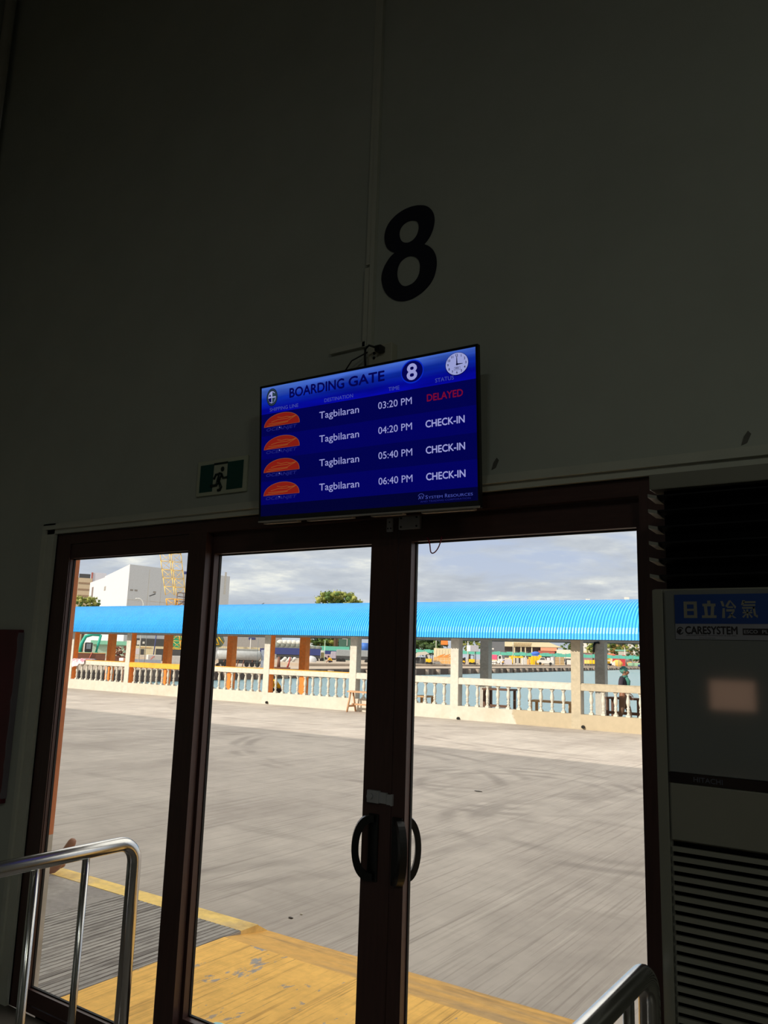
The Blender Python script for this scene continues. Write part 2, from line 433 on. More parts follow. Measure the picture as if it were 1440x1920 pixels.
# door holder plates on the head
b = MB(METAL).box((-1.672, D + 0.028, 2.196), (-1.577, D + 0.046, 2.250), bev=0.004)
b.use(BLACK)
for x in (-1.66, -1.59):
    for z in (2.206, 2.24): b.tube([(x, D + 0.029, z), (x, D + 0.026, z)], 0.004, 8)
part(b, 'magnet_plate', dr)
b = MB(METAL).box((-1.732, D + 0.035, 2.192), (-1.704, D + 0.046, 2.245), bev=0.002)
b.use(BLACK)
for x, z in ((-1.718, 2.23), (-1.725, 2.205), (-1.711, 2.205)): b.tube([(x, D + 0.036, z), (x, D + 0.033, z)], 0.003, 8)
part(b, 'bracket', dl)
pts = []
for k in range(25):
    a = k / 24
    pts.append((-1.548 + 0.062 * a + 0.004 * math.sin(9 * a), D + 0.038 - 0.012 * math.sin(PI * a), 2.16 - 0.062 * math.sin(PI * (a ** 1.25))))
solo(MB(mat('red_wire_sheath', (150, 22, 60), 0.4)).tube(pts, 0.0022, 8), 'wire_loop', 'thin dark red wire loop dangling from the top of the right door glass', 'wire', pts[0])

# painted outer reveal of the opening: orange above a bare grey dado
b = MB(patchy('outer_salmon_orange_paint', (206, 128, 84), (198, 122, 84), 1.2, 0.5, 0.7)).box((FX0 - 0.2, D + 0.05, 0.76), (FX0 + 0.001, WO + 0.002, FT)); b.use(GREYC); b.box((FX0 - 0.2, D + 0.05, -0.2), (FX0 + 0.001, WO + 0.002, 0.76))
struct(b, 'trim_6')

# ------------------------------------------------------------------ things on the wall
def outline8():
    """a fat slanted 8 painted on the wall: outer outline and two counters, as points of the wall"""
    O = ((900,118),(962,128),(1006,165),(1027,230),(1022,300),(1000,370),(968,428),(935,468),(985,490),(1030,545),(1047,620),(1040,700),(1010,790),(950,870),(870,935),(790,972),(710,980),(640,955),(585,900),(558,830),(553,760),(570,690),(600,630),(640,575),(672,545),(625,525),(595,490),(580,430),(585,360),(610,295),(655,235),(720,180),(800,138),(860,122))
    H1 = ((840,255),(875,270),(887,310),(880,360),(855,410),(815,445),(770,455),(735,440),(715,400),(713,360),(730,315),(765,278),(805,258))
    H2 = ((815,575),(865,590),(893,630),(898,690),(885,750),(850,805),(800,838),(755,845),(715,815),(695,765),(695,700),(710,650),(740,610),(780,583))
    cu = bpy.data.curves.new('n', 'CURVE'); cu.dimensions = '2D'; cu.fill_mode = 'FRONT'
    for pts in (O, H1, H2):
        sp = cu.splines.new('BEZIER'); sp.bezier_points.add(len(pts) - 1); sp.use_cyclic_u = True; sp.resolution_u = 4
        for bp_, (zx, zy) in zip(sp.bezier_points, pts):
            q = at_y(600 + zx / 4.8, 360 + zy / 4.8, D - 0.004); bp_.co = (q.x, q.z, 0); bp_.handle_left_type = bp_.handle_right_type = 'AUTO'
        if pts is O:
            for k in (7, 24): sp.bezier_points[k].handle_left_type = sp.bezier_points[k].handle_right_type = 'VECTOR'
    o = bpy.data.objects.new('n', cu); C.objects.link(o); dg = bpy.context.evaluated_depsgraph_get(); me = bpy.data.meshes.new_from_object(o.evaluated_get(dg)); bpy.data.objects.remove(o); bpy.data.curves.remove(cu); return me
b = MB(NAVY); me8 = outline8()
for dd in (0.004, 0.0005):
    vs = [b.bm.verts.new((v.co.x, D - dd, v.co.y)) for v in me8.vertices]
    for p in me8.polygons: b.face([vs[i] for i in p.vertices])
solo(b, 'gate_number', 'large dark navy italic figure 8 on the wall above the screen', 'number', (-1.64, D, 3.11))
tr = thing('cable_trunking', 'pair of painted cable ducts running down the wall to the socket', 'trunking', (-1.82, D - 0.02, 2.94))
part(MB(TRIM).box((-1.845, D - 0.017, 2.955), (-1.822, D - 0.001, 3.30)).box((-1.842, D - 0.014, 3.315), (-1.820, D - 0.001, HALL_TOP - 0.01)), 'duct', tr)
part(MB(TRIM).box((-1.818, D - 0.021, 2.93), (-1.797, D - 0.001, HALL_TOP - 0.01)), 'duct', tr)
part(MB(TRIM).box((-2.01, D - 0.017, 2.957), (-1.832, D - 0.001, 2.978)), 'branch_duct', tr)
ob = thing('socket_box', 'surface mounted power socket box half hidden behind the screen top', 'socket', (-1.74, D, 2.86))
b = MB(PLASTIC).box((-1.80, D - 0.04, 2.855), (-1.681, D, 2.937), bev=0.004); part(b, 'box', ob)
b = MB(BLACK)
for z in (2.905, 2.885): b.tube([(-1.765, D - 0.041, z), (-1.765, D - 0.043, z)], 0.006, 10)
part(b, 'socket_holes', ob)
b = MB(BLACK).box((-1.742, D - 0.075, 2.897), (-1.712, D - 0.04, 2.922), bev=0.005)
b.tube([(-1.738, D - 0.07, 2.914), (-1.76, D - 0.085, 2.922), (-1.778, D - 0.085, 2.91), (-1.782, D - 0.08, 2.88), (-1.78, D - 0.07, 2.80)], 0.0045, 8)
solo(b, 'power_plug', 'black plug and curling cord in the socket above the screen', 'plug', (-1.727, D - 0.04, 2.897))
b = MB(BLACK).tube([(-1.80, D - 0.01, 2.935), (-1.83, D - 0.03, 2.915), (-1.87, D - 0.05, 2.89), (-1.90, D - 0.06, 2.84)], 0.003, 8)
solo(b, 'signal_cable', 'thin black cable from the trunking down behind the screen', 'cable', (-1.80, D - 0.01, 2.935))
# small plaster scars
for nm, px, py, lb in (('plaster_scar', 1398, 822, 'small torn paint scar on the wall above the air conditioner'), ('plaster_scar', 928, 870, 'short scratch on the wall just right of the screen')):
    p = at_y(px, py, D); bb = MB(mat('scar_grey', (96, 96, 88)))
    bb.prism([(-0.012, -0.02), (0.004, -0.014), (0.016, 0.012), (0.008, 0.022), (-0.004, 0.006)], lambda u, v, d, p=p: Vector((p.x + u, D - d, p.z + v)), 0.0005, 0.003)
    solo(bb, nm, lb, 'scar', (p.x, D, p.z))
# exit sign
ex = thing('exit_sign', 'green and white running man exit sign left of the screen', 'sign', (-2.61, D, 2.417))
b = MB(mat('sign_white', (186, 190, 168), 0.4)).box((-2.772, D - 0.012, 2.412), (-2.455, D, 2.576), bev=0.003); part(b, 'panel', ex)
fx = lambda u, v, d: Vector((-2.772 + u * 0.317, D - 0.0122 - d, 2.412 + v * 0.164))
SG = mat('sign_green', (8, 72, 66), 0.4)
for q in ([(0.07, 0.1), (0.335, 0.1), (0.345, 0.88), (0.07, 0.88)], [(0.62, 0.1), (0.93, 0.1), (0.93, 0.88), (0.62, 0.88)]): part(MB(SG).prism(q, fx, 0, 0.001), 'green_field', ex)
b = MB(mat('sign_dark_green', (6, 34, 30), 0.4))
b.prism([(0.345, 0.84), (0.62, 0.84), (0.62, 0.9), (0.345, 0.9)], fx, 0, 0.0014)
def stroke(pts, r):
    b.tube([fx(u, v, 0.002) for u, v in pts], r, 8)
b.ball(fx(0.525, 0.70, 0.002), (0.0115, 0.003, 0.0115), 12, 8)
stroke([(0.50, 0.60), (0.455, 0.36)], 0.0095); stroke([(0.485, 0.58), (0.40, 0.56), (0.365, 0.44)], 0.0055)
stroke([(0.51, 0.56), (0.55, 0.44), (0.63, 0.45)], 0.0055); stroke([(0.45, 0.38), (0.425, 0.26), (0.31, 0.25)], 0.0068); stroke([(0.46, 0.38), (0.52, 0.18), (0.50, 0.115), (0.46, 0.11)], 0.0068)
part(b, 'running_figure', ex)
# maroon board at the left edge
mb_ = thing('maroon_board', 'dark maroon board with chipped right edge low on the left wall', 'board', (-4.3, D - 0.02, 0.9))
part(MB(mat('maroon_paint', (92, 26, 40), 0.35, 0.25, 4)).box((-4.62, D - 0.031, 0.905), (-4.045, D - 0.001, 1.795), bev=0.004), 'panel', mb_)
random.seed(3); jag = [(-4.0455, 0.93)]; z = 0.93
while z < 1.76: z += random.uniform(0.015, 0.06); jag.append((-4.0455 - random.choice((0.0005, 0.006, 0.009, 0.001)), z))
b = MB(mat('chipped_edge_white', (120, 112, 120), 0.7)).prism(jag + [(-4.040, 1.78), (-4.040, 0.93)], lambda u, v, d: Vector((u, D - d, v)), 0.002, 0.0312)
part(b, 'chipped_edge', mb_)

# ------------------------------------------------------------------ boarding screen
TW, TH = 1.02, 0.571
tv_up = Vector((0.016, -0.0885, 0.996)).normalized(); tv_r = Vector((1, 0.0, -0.016)).normalized(); tv_n = tv_r.cross(tv_up)  # into the room is -n... checked below
tv_c = Vector((-1.7503, 2.3605, 2.5176))
if tv_n.y > 0: tv_n = -tv_n
def TV(u, v, d): return tv_c + tv_r * (u - TW / 2) + tv_up * (TH / 2 - v) + tv_n * d     # u right, v down from the top left, d towards the room
def TVT(v0): return lambda u, v, d: TV(u, 2 * v0 - v, d)
tv = thing('boarding_screen', 'flat wall screen showing BOARDING GATE 8 and four departures', 'screen', (tv_c.x, tv_c.y, 2.24))
def tvbox(mb, u0, v0, u1, v1, d0, d1):
    mb.hexa([TV(u0, v1, d0), TV(u1, v1, d0), TV(u1, v1, d1), TV(u0, v1, d1), TV(u0, v0, d0), TV(u1, v0, d0), TV(u1, v0, d1), TV(u0, v0, d1)]); return mb
part(tvbox(tvbox(MB(BLACK), 0, 0, TW, TH, -0.016, -0.002), 0.18, 0.16, TW - 0.18, TH - 0.02, -0.05, -0.014), 'housing', tv)
b = MB(BLACK)
for q in ((0, 0, TW, 0.009), (0, 0, 0.008, TH), (TW - 0.008, 0, TW, TH)): tvbox(b, *q, -0.002, 0.003)
part(b, 'bezel', tv)
b = tvbox(MB(mat('dark_grey_bezel', (40, 40, 44), 0.4)), 0.004, 0.546, TW - 0.004, TH - 0.004, -0.002, 0.004)
part(b, 'bottom_bezel', tv)
b = MB(mat('satin_grey_lip', (170, 165, 160), 0.35))
tvbox(b, 0.0, TH - 0.006, TW, TH, 0.002, 0.007)
for u0, u1 in ((0.02, 0.20), (0.25, 0.47), (0.56, 0.70), (0.78, 0.99)): tvbox(b, u0, TH, u1, TH + 0.006, -0.03, -0.004)
part(b, 'bottom_lip', tv)
b = MB(METAL)
b.hexa([TV(0.40, 0.40, -0.05), TV(0.62, 0.40, -0.05), Vector((-1.64, D, 2.32)), Vector((-1.86, D, 2.32)), TV(0.40, 0.18, -0.05), TV(0.62, 0.18, -0.05), Vector((-1.64, D, 2.52)), Vector((-1.86, D, 2.52))])
part(b, 'wall_mount', tv)
K = 1.0
G_NAVY = glow('lit_navy', (2, 2, 92)); G_ROW2 = glow('lit_deep_navy', (1, 2, 76)); G_FOOT = glow('lit_dark_navy', (1, 2, 48)); G_BLUE = glow('lit_blue', (4, 6, 158))
G_WHITE = glow('lit_lavender_white', (150, 152, 208)); G_DIM = glow('lit_dim_lavender', (66, 76, 160)); G_RED = glow('lit_red', (116, 8, 44)); G_TITLE = glow('lit_navy_title', (3, 3, 78))
G_FACE = glow('lit_clock_face', (150, 156, 208)); G_INK = glow('lit_ink', (4, 4, 40)); G_ORANGE = glow('lit_orange_red', (126, 26, 18)); G_GOLD = glow('lit_gold', (136, 76, 34)); G_TXT = glow('lit_faint_blue', (30, 34, 112)); G_GREEN = glow('lit_grey_green', (40, 60, 70)); G_RING = glow('lit_royal_blue', (8, 40, 190))
scr = part(tvbox(MB(G_NAVY), 0.008, 0.009, TW - 0.008, 0.546, -0.002, 0.0), 'display', tv)
# header with soft light streak
def header_mat():
    mt = bpy.data.materials.new('lit_header'); mt.use_nodes = True; nt = mt.node_tree; N = nt.nodes; L = nt.links
    p = N['Principled BSDF']; p.inputs['Base Color'].default_value = (0.002, 0.002, 0.003, 1); p.inputs['Roughness'].default_value = 0.35; p.inputs['Specular IOR Level'].default_value = 0.15
    tc = N.new('ShaderNodeTexCoord'); mp = N.new('ShaderNodeMapping'); L.new(tc.outputs['Generated'], mp.inputs[0])
    g = N.new('ShaderNodeSeparateXYZ'); L.new(mp.outputs[0], g.inputs[0])
    r = N.new('ShaderNodeValToRGB'); e = r.color_ramp.elements
    for k, (q, c) in enumerate(((0, (5, 6, 165)), (0.28, (3, 10, 150)), (0.6, (20, 62, 178)), (1, (70, 110, 205)))):
        if k > 1: e.new(q)
        e[min(k, len(e) - 1)].position = q
    for k, c in enumerate(((5, 6, 165), (3, 10, 150), (14, 46, 165), (74, 112, 200))): e[k].color = (*lin(c), 1); e[k].position = (0, 0.28, 0.6, 1)[k]
    L.new(g.outputs[2], r.inputs[0])
    n = N.new('ShaderNodeTexNoise'); n.inputs['Scale'].default_value = 3.0; L.new(mp.outputs[0], n.inputs['Vector']); mp.inputs['Scale'].default_value = (1, 1, 1)
    r2 = N.new('ShaderNodeMapRange'); r2.inputs['From Min'].default_value = 0.3; r2.inputs['From Max'].default_value = 0.7; r2.inputs['To Min'].default_value = 0.65; r2.inputs['To Max'].default_value = 1.2
    L.new(n.outputs[0], r2.inputs[0]); L.new(r.outputs[0], p.inputs['Emission Color']); L.new(r2.outputs[0], p.inputs['Emission Strength'])
    return mt
part(tvbox(MB(header_mat()), 0.008, 0.009, TW - 0.008, 0.121, 0.0, 0.0006), 'header_band', scr)
def tvtext(mb, s, u, v, w, cap, bold=0.0, d=0.0012, align='L', shear=0.0):
    mb.text(s, TVT(v), u, v, w, cap, bold, shear, d, 0, align); return mb
for s_, u_, w_ in (('BOARDING', 0.162, 0.277), ('GATE', 0.462, 0.166)): part(tvtext(MB(G_TITLE), s_, u_, 0.069, w_, 0.038, 0.03), 'title_word', scr)
for s, u, v, w in (('SHIPPING LINE', 0.054, 0.113, 0.154), ('DESTINATION', 0.342, 0.113, 0.140), ('TIME', 0.646, 0.113, 0.049), ('STATUS', 0.848, 0.111, 0.076)): part(tvtext(MB(G_DIM), s, u, v, w, 0.0145), 'column_heading', scr)
def disc(mb, u, v, ru, rv, d, n=36): return mb.prism([(u + ru * math.cos(2 * PI * k / n), v + rv * math.sin(2 * PI * k / n)) for k in range(n)], TV, d, d + 0.0002)
b = disc(MB(G_RING), 0.751, 0.055, 0.049, 0.044, 0.0008); b.use(G_TITLE); disc(b, 0.751, 0.055, 0.045, 0.039, 0.0011); b.use(G_WHITE)
tvtext(b, '8', 0.750, 0.084, 0.041, 0.058, 0.03, 0.0016, 'C'); part(b, 'gate_badge', scr)
b = disc(MB(G_TITLE), 0.937, 0.058, 0.047, 0.042, 0.0008); b.use(G_FACE); disc(b, 0.937, 0.057, 0.045, 0.0395, 0.0011); b.use(G_INK)
for h in range(1, 13):
    a = PI / 2 - h * PI / 6
    tvtext(b, str(h), 0.937 + 0.036 * math.cos(a), 0.057 - 0.031 * math.sin(a) + 0.0042, None, 0.0085, 0.03, 0.0015, 'C')
b.prism([(0.935, 0.060), (0.936, 0.030), (0.938, 0.030), (0.940, 0.060)], TV, 0.0015, 0.0017); b.prism([(0.937, 0.056), (0.961, 0.0585), (0.961, 0.060), (0.937, 0.0615)], TV, 0.0015, 0.0017); disc(b, 0.9375, 0.059, 0.004, 0.004, 0.0015, 14)
for q in ((0.926, 0.068, 0.950, 0.0687), (0.926, 0.079, 0.950, 0.0797), (0.926, 0.068, 0.9268, 0.0797), (0.9492, 0.068, 0.950, 0.0797)): tvbox(b, *q, 0.0015, 0.0017)
tvtext(b, 'PM', 0.938, 0.0775, None, 0.0075, 0.02, 0.0016, 'C'); part(b, 'clock_face', scr)
b = disc(MB(G_INK), 0.066, 0.054, 0.030, 0.037, 0.0008); b.use(G_GREEN); disc(b, 0.066, 0.054, 0.028, 0.034, 0.0010); b.use(G_INK); disc(b, 0.066, 0.054, 0.024, 0.029, 0.0011); b.use(G_FACE); disc(b, 0.066, 0.054, 0.021, 0.0255, 0.0012)
b.use(G_GREEN); b.prism([(0.069, 0.032), (0.087, 0.042), (0.088, 0.052), (0.068, 0.052)], TV, 0.0016, 0.0018); b.prism([(0.067, 0.057), (0.086, 0.057), (0.078, 0.074), (0.068, 0.08)], TV, 0.0016, 0.0018)
b.use(G_TITLE); b.prism([(0.048, 0.05), (0.055, 0.04), (0.062, 0.05)], TV, 0.0016, 0.0018); b.prism([(0.046, 0.058), (0.063, 0.056), (0.063, 0.077), (0.05, 0.07)], TV, 0.0016, 0.0018); part(b, 'port_seal', scr)
rows = (('03:20 PM', 'DELAYED', 0.176), ('04:20 PM', 'CHECK-IN', 0.2705), ('05:40 PM', 'CHECK-IN', 0.3655), ('06:40 PM', 'CHECK-IN', 0.4615))
for i, (tm, st, v) in enumerate(rows):
    if i % 2 == 0: part(tvbox(MB(G_ROW2), 0.008, v - 0.055, TW - 0.008, v + 0.038, 0.0, 0.0004), 'row_band', scr)
    part(tvtext(MB(G_WHITE), 'Tagbilaran', 0.317, v, 0.193, 0.0275, 0.002), 'destination_text', scr); part(tvtext(MB(G_WHITE), tm, 0.599, v - 0.001, 0.149, 0.0265, 0.0), 'time_text', scr); b = MB(G_WHITE)
    b.use(G_RED if st == 'DELAYED' else G_WHITE); tvtext(b, st, 0.813 if st == 'DELAYED' else 0.806, v - 0.001, 0.146 if st == 'DELAYED' else 0.158, 0.0255, 0.022)
    part(b, 'status_text', scr)
    b = MB(G_GOLD); cx_, cy_ = 0.119, v + 0.001
    def arch(ru, rv, y): return [(cx_ - ru, y)] + [(cx_ - ru * math.cos(PI * k / 24) + 0.006 * math.sin(PI * k / 24), y - rv * math.sin(PI * k / 24) ** 0.9) for k in range(1, 24)] + [(cx_ + ru, y)]
    b.prism(arch(0.096, 0.052, cy_), TV, 0.0008, 0.0010); b.use(G_ORANGE); b.prism(arch(0.094, 0.0495, cy_ - 0.0008), TV, 0.0011, 0.0013)
    b.use(G_GOLD)
    for q in ([(-0.07, -0.012), (0.03, -0.0135), (0.075, -0.030)], [(-0.055, -0.019), (-0.02, -0.025), (0.03, -0.024), (0.08, -0.032)], [(-0.022, -0.036), (0.0, -0.031), (0.03, -0.033), (0.05, -0.028), (0.08, -0.032)], [(-0.08, -0.004), (0.035, -0.0105)]):
        b.tube([TV(cx_ + u, cy_ + w, 0.0015) for u, w in q], 0.0010, 6)
    b.use(G_TXT); tvtext(b, 'OCEANJET', cx_ - 0.082, cy_ + 0.0175, 0.165, 0.0125, 0.02, 0.0012, shear=0.2); b.use(G_WHITE); disc(b, cx_ - 0.01, cy_ + 0.008, 0.0022, 0.0022, 0.0014, 10)
    part(b, 'shipping_line_logo', scr)
part(tvbox(MB(G_FOOT), 0.008, 0.499, TW - 0.008, 0.546, 0.0, 0.0005), 'footer_band', scr)
b = MB(G_DIM); tvtext(b, 'AV', 0.772, 0.527, 0.024, 0.013, 0.0, 0.0012); tvtext(b, 'S', 0.802, 0.527, 0.010, 0.013); tvtext(b, 'YSTEM', 0.814, 0.527, 0.058, 0.0095); tvtext(b, 'R', 0.882, 0.527, 0.011, 0.013); tvtext(b, 'ESOURCES', 0.895, 0.527, 0.097, 0.0095)
b.tube([TV(0.784 - 0.012 * math.cos(PI * k / 10), 0.516 - 0.009 * math.sin(PI * k / 10), 0.0012) for k in range(11)], 0.0008, 5)
b.use(G_TXT); tvtext(b, 'AND TRADING CORPORATION', 0.780, 0.5385, 0.203, 0.006); part(b, 'maker_logo', scr)

# ------------------------------------------------------------------ floor standing air conditioner
AY = 2.10
ac = thing('air_conditioner', 'tall grey floor standing air conditioner right of the doors', 'air conditioner', (-0.15, AY + 0.18, 0))
part(MB(ACMET).box((-0.597, AY + 0.004, 0.04), (0.34, 2.46, 1.911), bev=0.006), 'cabinet', ac)
part(MB(mat('dark_plinth', (30, 30, 30))).box((-0.57, AY + 0.03, 0), (0.31, 2.44, 0.04)), 'plinth', ac)
part(MB(ACMET).box((-0.596, AY - 0.004, 0.05), (-0.569, AY + 0.02, 1.908), bev=0.003).box((0.312, AY - 0.004, 0.05), (0.339, AY + 0.02, 1.908), bev=0.003), 'side_trim', ac)
part(MB(mat('glossy_cabinet_enamel', (112, 114, 112), 0.05, 0.02)).box((-0.564, AY - 0.008, 1.461), (0.308, AY + 0.01, 1.905), bev=0.003), 'front_panel', ac)
nm = part(MB(mat('glossy_black_strip', (10, 11, 15), 0.2)).box((-0.566, AY - 0.006, 1.436), (0.31, AY + 0.01, 1.460)), 'name_strip', ac)
b = MB(mat('strip_letter_grey', (70, 72, 84))); b.text('HITACHI', XZ(AY - 0.0065), -0.508, 1.4425, 0.066, 0.0115, 0.02); part(b, 'brand_lettering', nm)
part(MB(ACMET).box((-0.564, AY - 0.008, 1.303), (0.308, AY + 0.01, 1.435), bev=0.003), 'middle_panel', ac)
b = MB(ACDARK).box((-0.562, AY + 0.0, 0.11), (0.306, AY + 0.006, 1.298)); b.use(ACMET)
z = 1.288
while z > 0.12:
    b.hexa([Vector(q) for q in ((-0.562, AY - 0.010, z - 0.011), (0.306, AY - 0.010, z - 0.011), (0.306, AY + 0.004, z - 0.008), (-0.562, AY + 0.004, z - 0.008), (-0.562, AY - 0.008, z), (0.306, AY - 0.008, z), (0.306, AY + 0.004, z), (-0.562, AY + 0.004, z))])
    z -= 0.0222
part(b, 'intake_grille', ac)
# discharge head: cap, dark recess, six curved vanes
part(MB(ACMET).box((-0.597, AY + 0.0, 2.172), (0.34, 2.46, 2.214), bev=0.004), 'top_cap', ac)
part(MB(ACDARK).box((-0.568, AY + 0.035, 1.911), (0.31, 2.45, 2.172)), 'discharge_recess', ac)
VB = mat('black_vane', (20, 20, 23), 0.8, spec=0.2)
for z in (2.158, 2.118, 2.075, 2.033, 1.990, 1.947):
    v = MB(VB)
    v.hexa([Vector(q) for q in ((-0.578, AY + 0.004, z - 0.004), (0.322, AY + 0.004, z - 0.004), (0.322, AY + 0.04, z - 0.012), (-0.578, AY + 0.04, z - 0.012), (-0.578, AY + 0.004, z), (0.322, AY + 0.004, z), (0.322, AY + 0.04, z - 0.008), (-0.578, AY + 0.04, z - 0.008))])
    vo = part(v, 'vane', ac)
    for xa in (-0.600, 0.322):
        e = MB(ACMET); e.hexa([Vector(q) for q in ((xa, AY - 0.004, z - 0.006), (xa + 0.022, AY + 0.0, z - 0.010), (xa + 0.022, AY + 0.07, z - 0.014), (xa, AY + 0.07, z - 0.010), (xa, AY - 0.004, z + 0.003), (xa + 0.022, AY + 0.0, z - 0.002), (xa + 0.022, AY + 0.07, z - 0.004), (xa, AY + 0.07, z))])
        part(e, 'lit_vane_tip', vo)  # pale tip: light caught on the vane end, put into the colour
# sticker
st = part(MB(mat('sticker_white', (132, 132, 140), 0.4)).box((-0.538, AY - 0.0105, 1.783), (0.02, AY - 0.008, 1.894)), 'sticker', ac)
b = MB(mat('sticker_blue', (0, 52, 120), 0.4)).box((-0.538, AY - 0.0112, 1.8215), (0.02, AY - 0.0103, 1.894)); part(b, 'blue_band', st)
# bold characters drawn from bars in a 10 x 10 cell
def bars(mb, cell, strokes, x0, z0, w, h):
    for (a, c, e, f) in strokes: mb.box((x0 + a / 10 * w, AY - 0.0116, z0 + c / 10 * h), (x0 + e / 10 * w, AY - 0.0111, z0 + f / 10 * h))
def sl_(mb, q, x0, z0, w, h): mb.prism([(x0 + u / 10 * w, z0 + v / 10 * h) for u, v in q], XZ(AY - 0.0111), 0, 0.0005)
b = MB(mat('sticker_character_white', (126, 124, 110), 0.4)); cw, chh, z0 = 0.034, 0.041, 1.8355
x = -0.517; bars(b, 0, ((0.3, 0, 2.6, 10), (7.4, 0, 9.7, 10), (2.6, 8.2, 7.4, 10), (2.6, 4.2, 7.4, 5.6), (2.6, 0, 7.4, 1.7)), x, z0, cw, chh)
x += 0.044; bars(b, 0, ((0.6, 7.0, 9.6, 8.6), (4.0, 8.6, 6.2, 10.4), (0, 0, 10, 1.6)), x, z0, cw, chh)
sl_(b, [(2.0, 1.6), (4.2, 1.6), (3.8, 7.0), (1.6, 7.0)], x, z0, cw, chh); sl_(b, [(6.0, 1.6), (8.2, 1.6), (8.8, 7.0), (6.5, 7.0)], x, z0, cw, chh)
x += 0.044
for q in ([(0.0, 10), (1.8, 10), (2.8, 6.9), (1.2, 6.9)], [(0.8, 0), (2.8, 0), (2.9, 5.8), (1.4, 5.8)], [(5.8, 10.4), (7.4, 10.4), (4.6, 6.2), (3.2, 7.0)], [(6.4, 10.2), (7.6, 9.6), (10.6, 6.6), (9.8, 5.4)], [(4.6, 6.9), (8.4, 6.9), (8.4, 5.9), (4.6, 5.9)], [(3.8, 5.2), (9.4, 5.2), (9.4, 3.8), (3.8, 3.8)], [(9.4, 3.9), (8.2, 3.9), (4.2, 0), (6.4, 0)], [(5.6, 2.8), (7.2, 2.2), (10.4, 0), (8.6, 0)]): sl_(b, q, x, z0, cw, chh)
x += 0.047
for q in ([(1.0, 10.4), (2.8, 10.4), (1.6, 7.6), (0, 7.6)], [(1.6, 9.8), (9.6, 9.8), (9.6, 8.7), (1.6, 8.7)], [(1.2, 8.0), (9.4, 8.0), (9.4, 7.0), (1.2, 7.0)], [(0.6, 6.4), (8.8, 6.4), (8.8, 5.4), (0.6, 5.4)], [(7.6, 6.4), (9.0, 6.4), (9.6, 1.6), (8.2, 1.2)], [(8.2, 1.4), (10.6, 0), (10.6, 1.8), (9.4, 1.8)], [(3.4, 5.0), (4.6, 5.0), (4.6, 0), (3.4, 0)], [(0.8, 3.6), (7.2, 3.6), (7.2, 2.7), (0.8, 2.7)], [(2.8, 2.6), (3.4, 2.2), (1.4, 0), (0.4, 0.7)], [(4.8, 2.4), (5.4, 2.6), (7.4, 0.6), (6.4, 0)], [(1.2, 5.0), (2.2, 4.8), (2.8, 3.8), (1.8, 3.8)], [(5.6, 4.0), (6.4, 5.0), (7.2, 4.8), (6.4, 3.8)]): sl_(b, q, x, z0, cw, chh)
part(b, 'chinese_lettering', st)
b = MB(mat('sticker_ink', (10, 8, 18), 0.4)); b.text('CARESYSTEM', XZ(AY - 0.0107), -0.514, 1.7965, 0.121, 0.0185, 0.03)
b.text('AIRCONDITIONING TECHNOLOGY & CO., INC.', XZ(AY - 0.0107), -0.513, 1.7915, 0.118, 0.0032, 0.0); b.text('www.caresystem', XZ(AY - 0.0107), -0.482, 1.7855, 0.038, 0.003)
b.tube([Vector((-0.526 + 0.0075 * math.cos(a / 12 * 2 * PI), AY - 0.0107, 1.804 + 0.0085 * math.sin(a / 12 * 2 * PI))) for a in range(1, 12)], 0.0012, 6)
b.prism([(-0.536, 1.801), (-0.527, 1.809), (-0.522, 1.806), (-0.526, 1.799), (-0.527, 1.793)], XZ(AY - 0.0107), 0, 0.0005)
b.box((-0.381, AY - 0.0109, 1.795), (-0.262, AY - 0.0105, 1.8105)); b.use(mat('sticker_white', ())) ; b.text('ESCO', XZ(AY - 0.0111), -0.378, 1.799, 0.03, 0.008, 0.03); b.text('PLUS', XZ(AY - 0.0111), -0.338, 1.799, 0.03, 0.008, 0.03); part(b, 'company_lettering', st)

# ------------------------------------------------------------------ stainless handrails
def handrail(label, x, y_end, y_start, zc, posts, balu, name='handrail'):
    t = thing(name, label, 'handrail', (x, y_end, 0))
    R, r0 = 0.07, 0.0245
    pts = [(x, y_start, zc), (x, y_end - R - 0.03, zc)] + [(x, y_end - R + R * math.sin(a * PI / 16), zc - R + R * math.cos(a * PI / 16)) for a in range(0, 9)] + [(x, y_end, zc - R - 0.02), (x, y_end, 0.0)]
    part(MB(STEEL).tube(pts, r0, 20), 'top_rail', t)
    for y in balu: part(MB(STEEL).tube([(x, y, 0.06), (x, y, zc - 0.018)], 0.0125, 14), 'baluster', t)
    part(MB(STEEL).tube([(x, y_start, 0.16), (x, y_end, 0.16)], 0.0125, 12), 'bottom_rail', t)
    for y in (posts): part(MB(STEEL).tube([(x, y, 0), (x, y, zc - 0.018)], 0.0145, 14), 'post', t)
    part(MB(STEEL).lathe([(0.045, 0), (0.045, 0.008), (0.03, 0.012)], (x, y_end, 0), 20), 'base_flange', t)
    return t
handrail('polished steel handrail in front of the sidelight, left of the doors', -2.447, 2.035, -0.6, 1.03, (1.64,), (1.83, 1.45, 1.26, 1.07, 0.88))
handrail('polished steel handrail in front of the air conditioner, right of the doors', -0.603, 2.01, -0.6, 1.03, (), (1.86, 1.69, 1.50, 1.31))

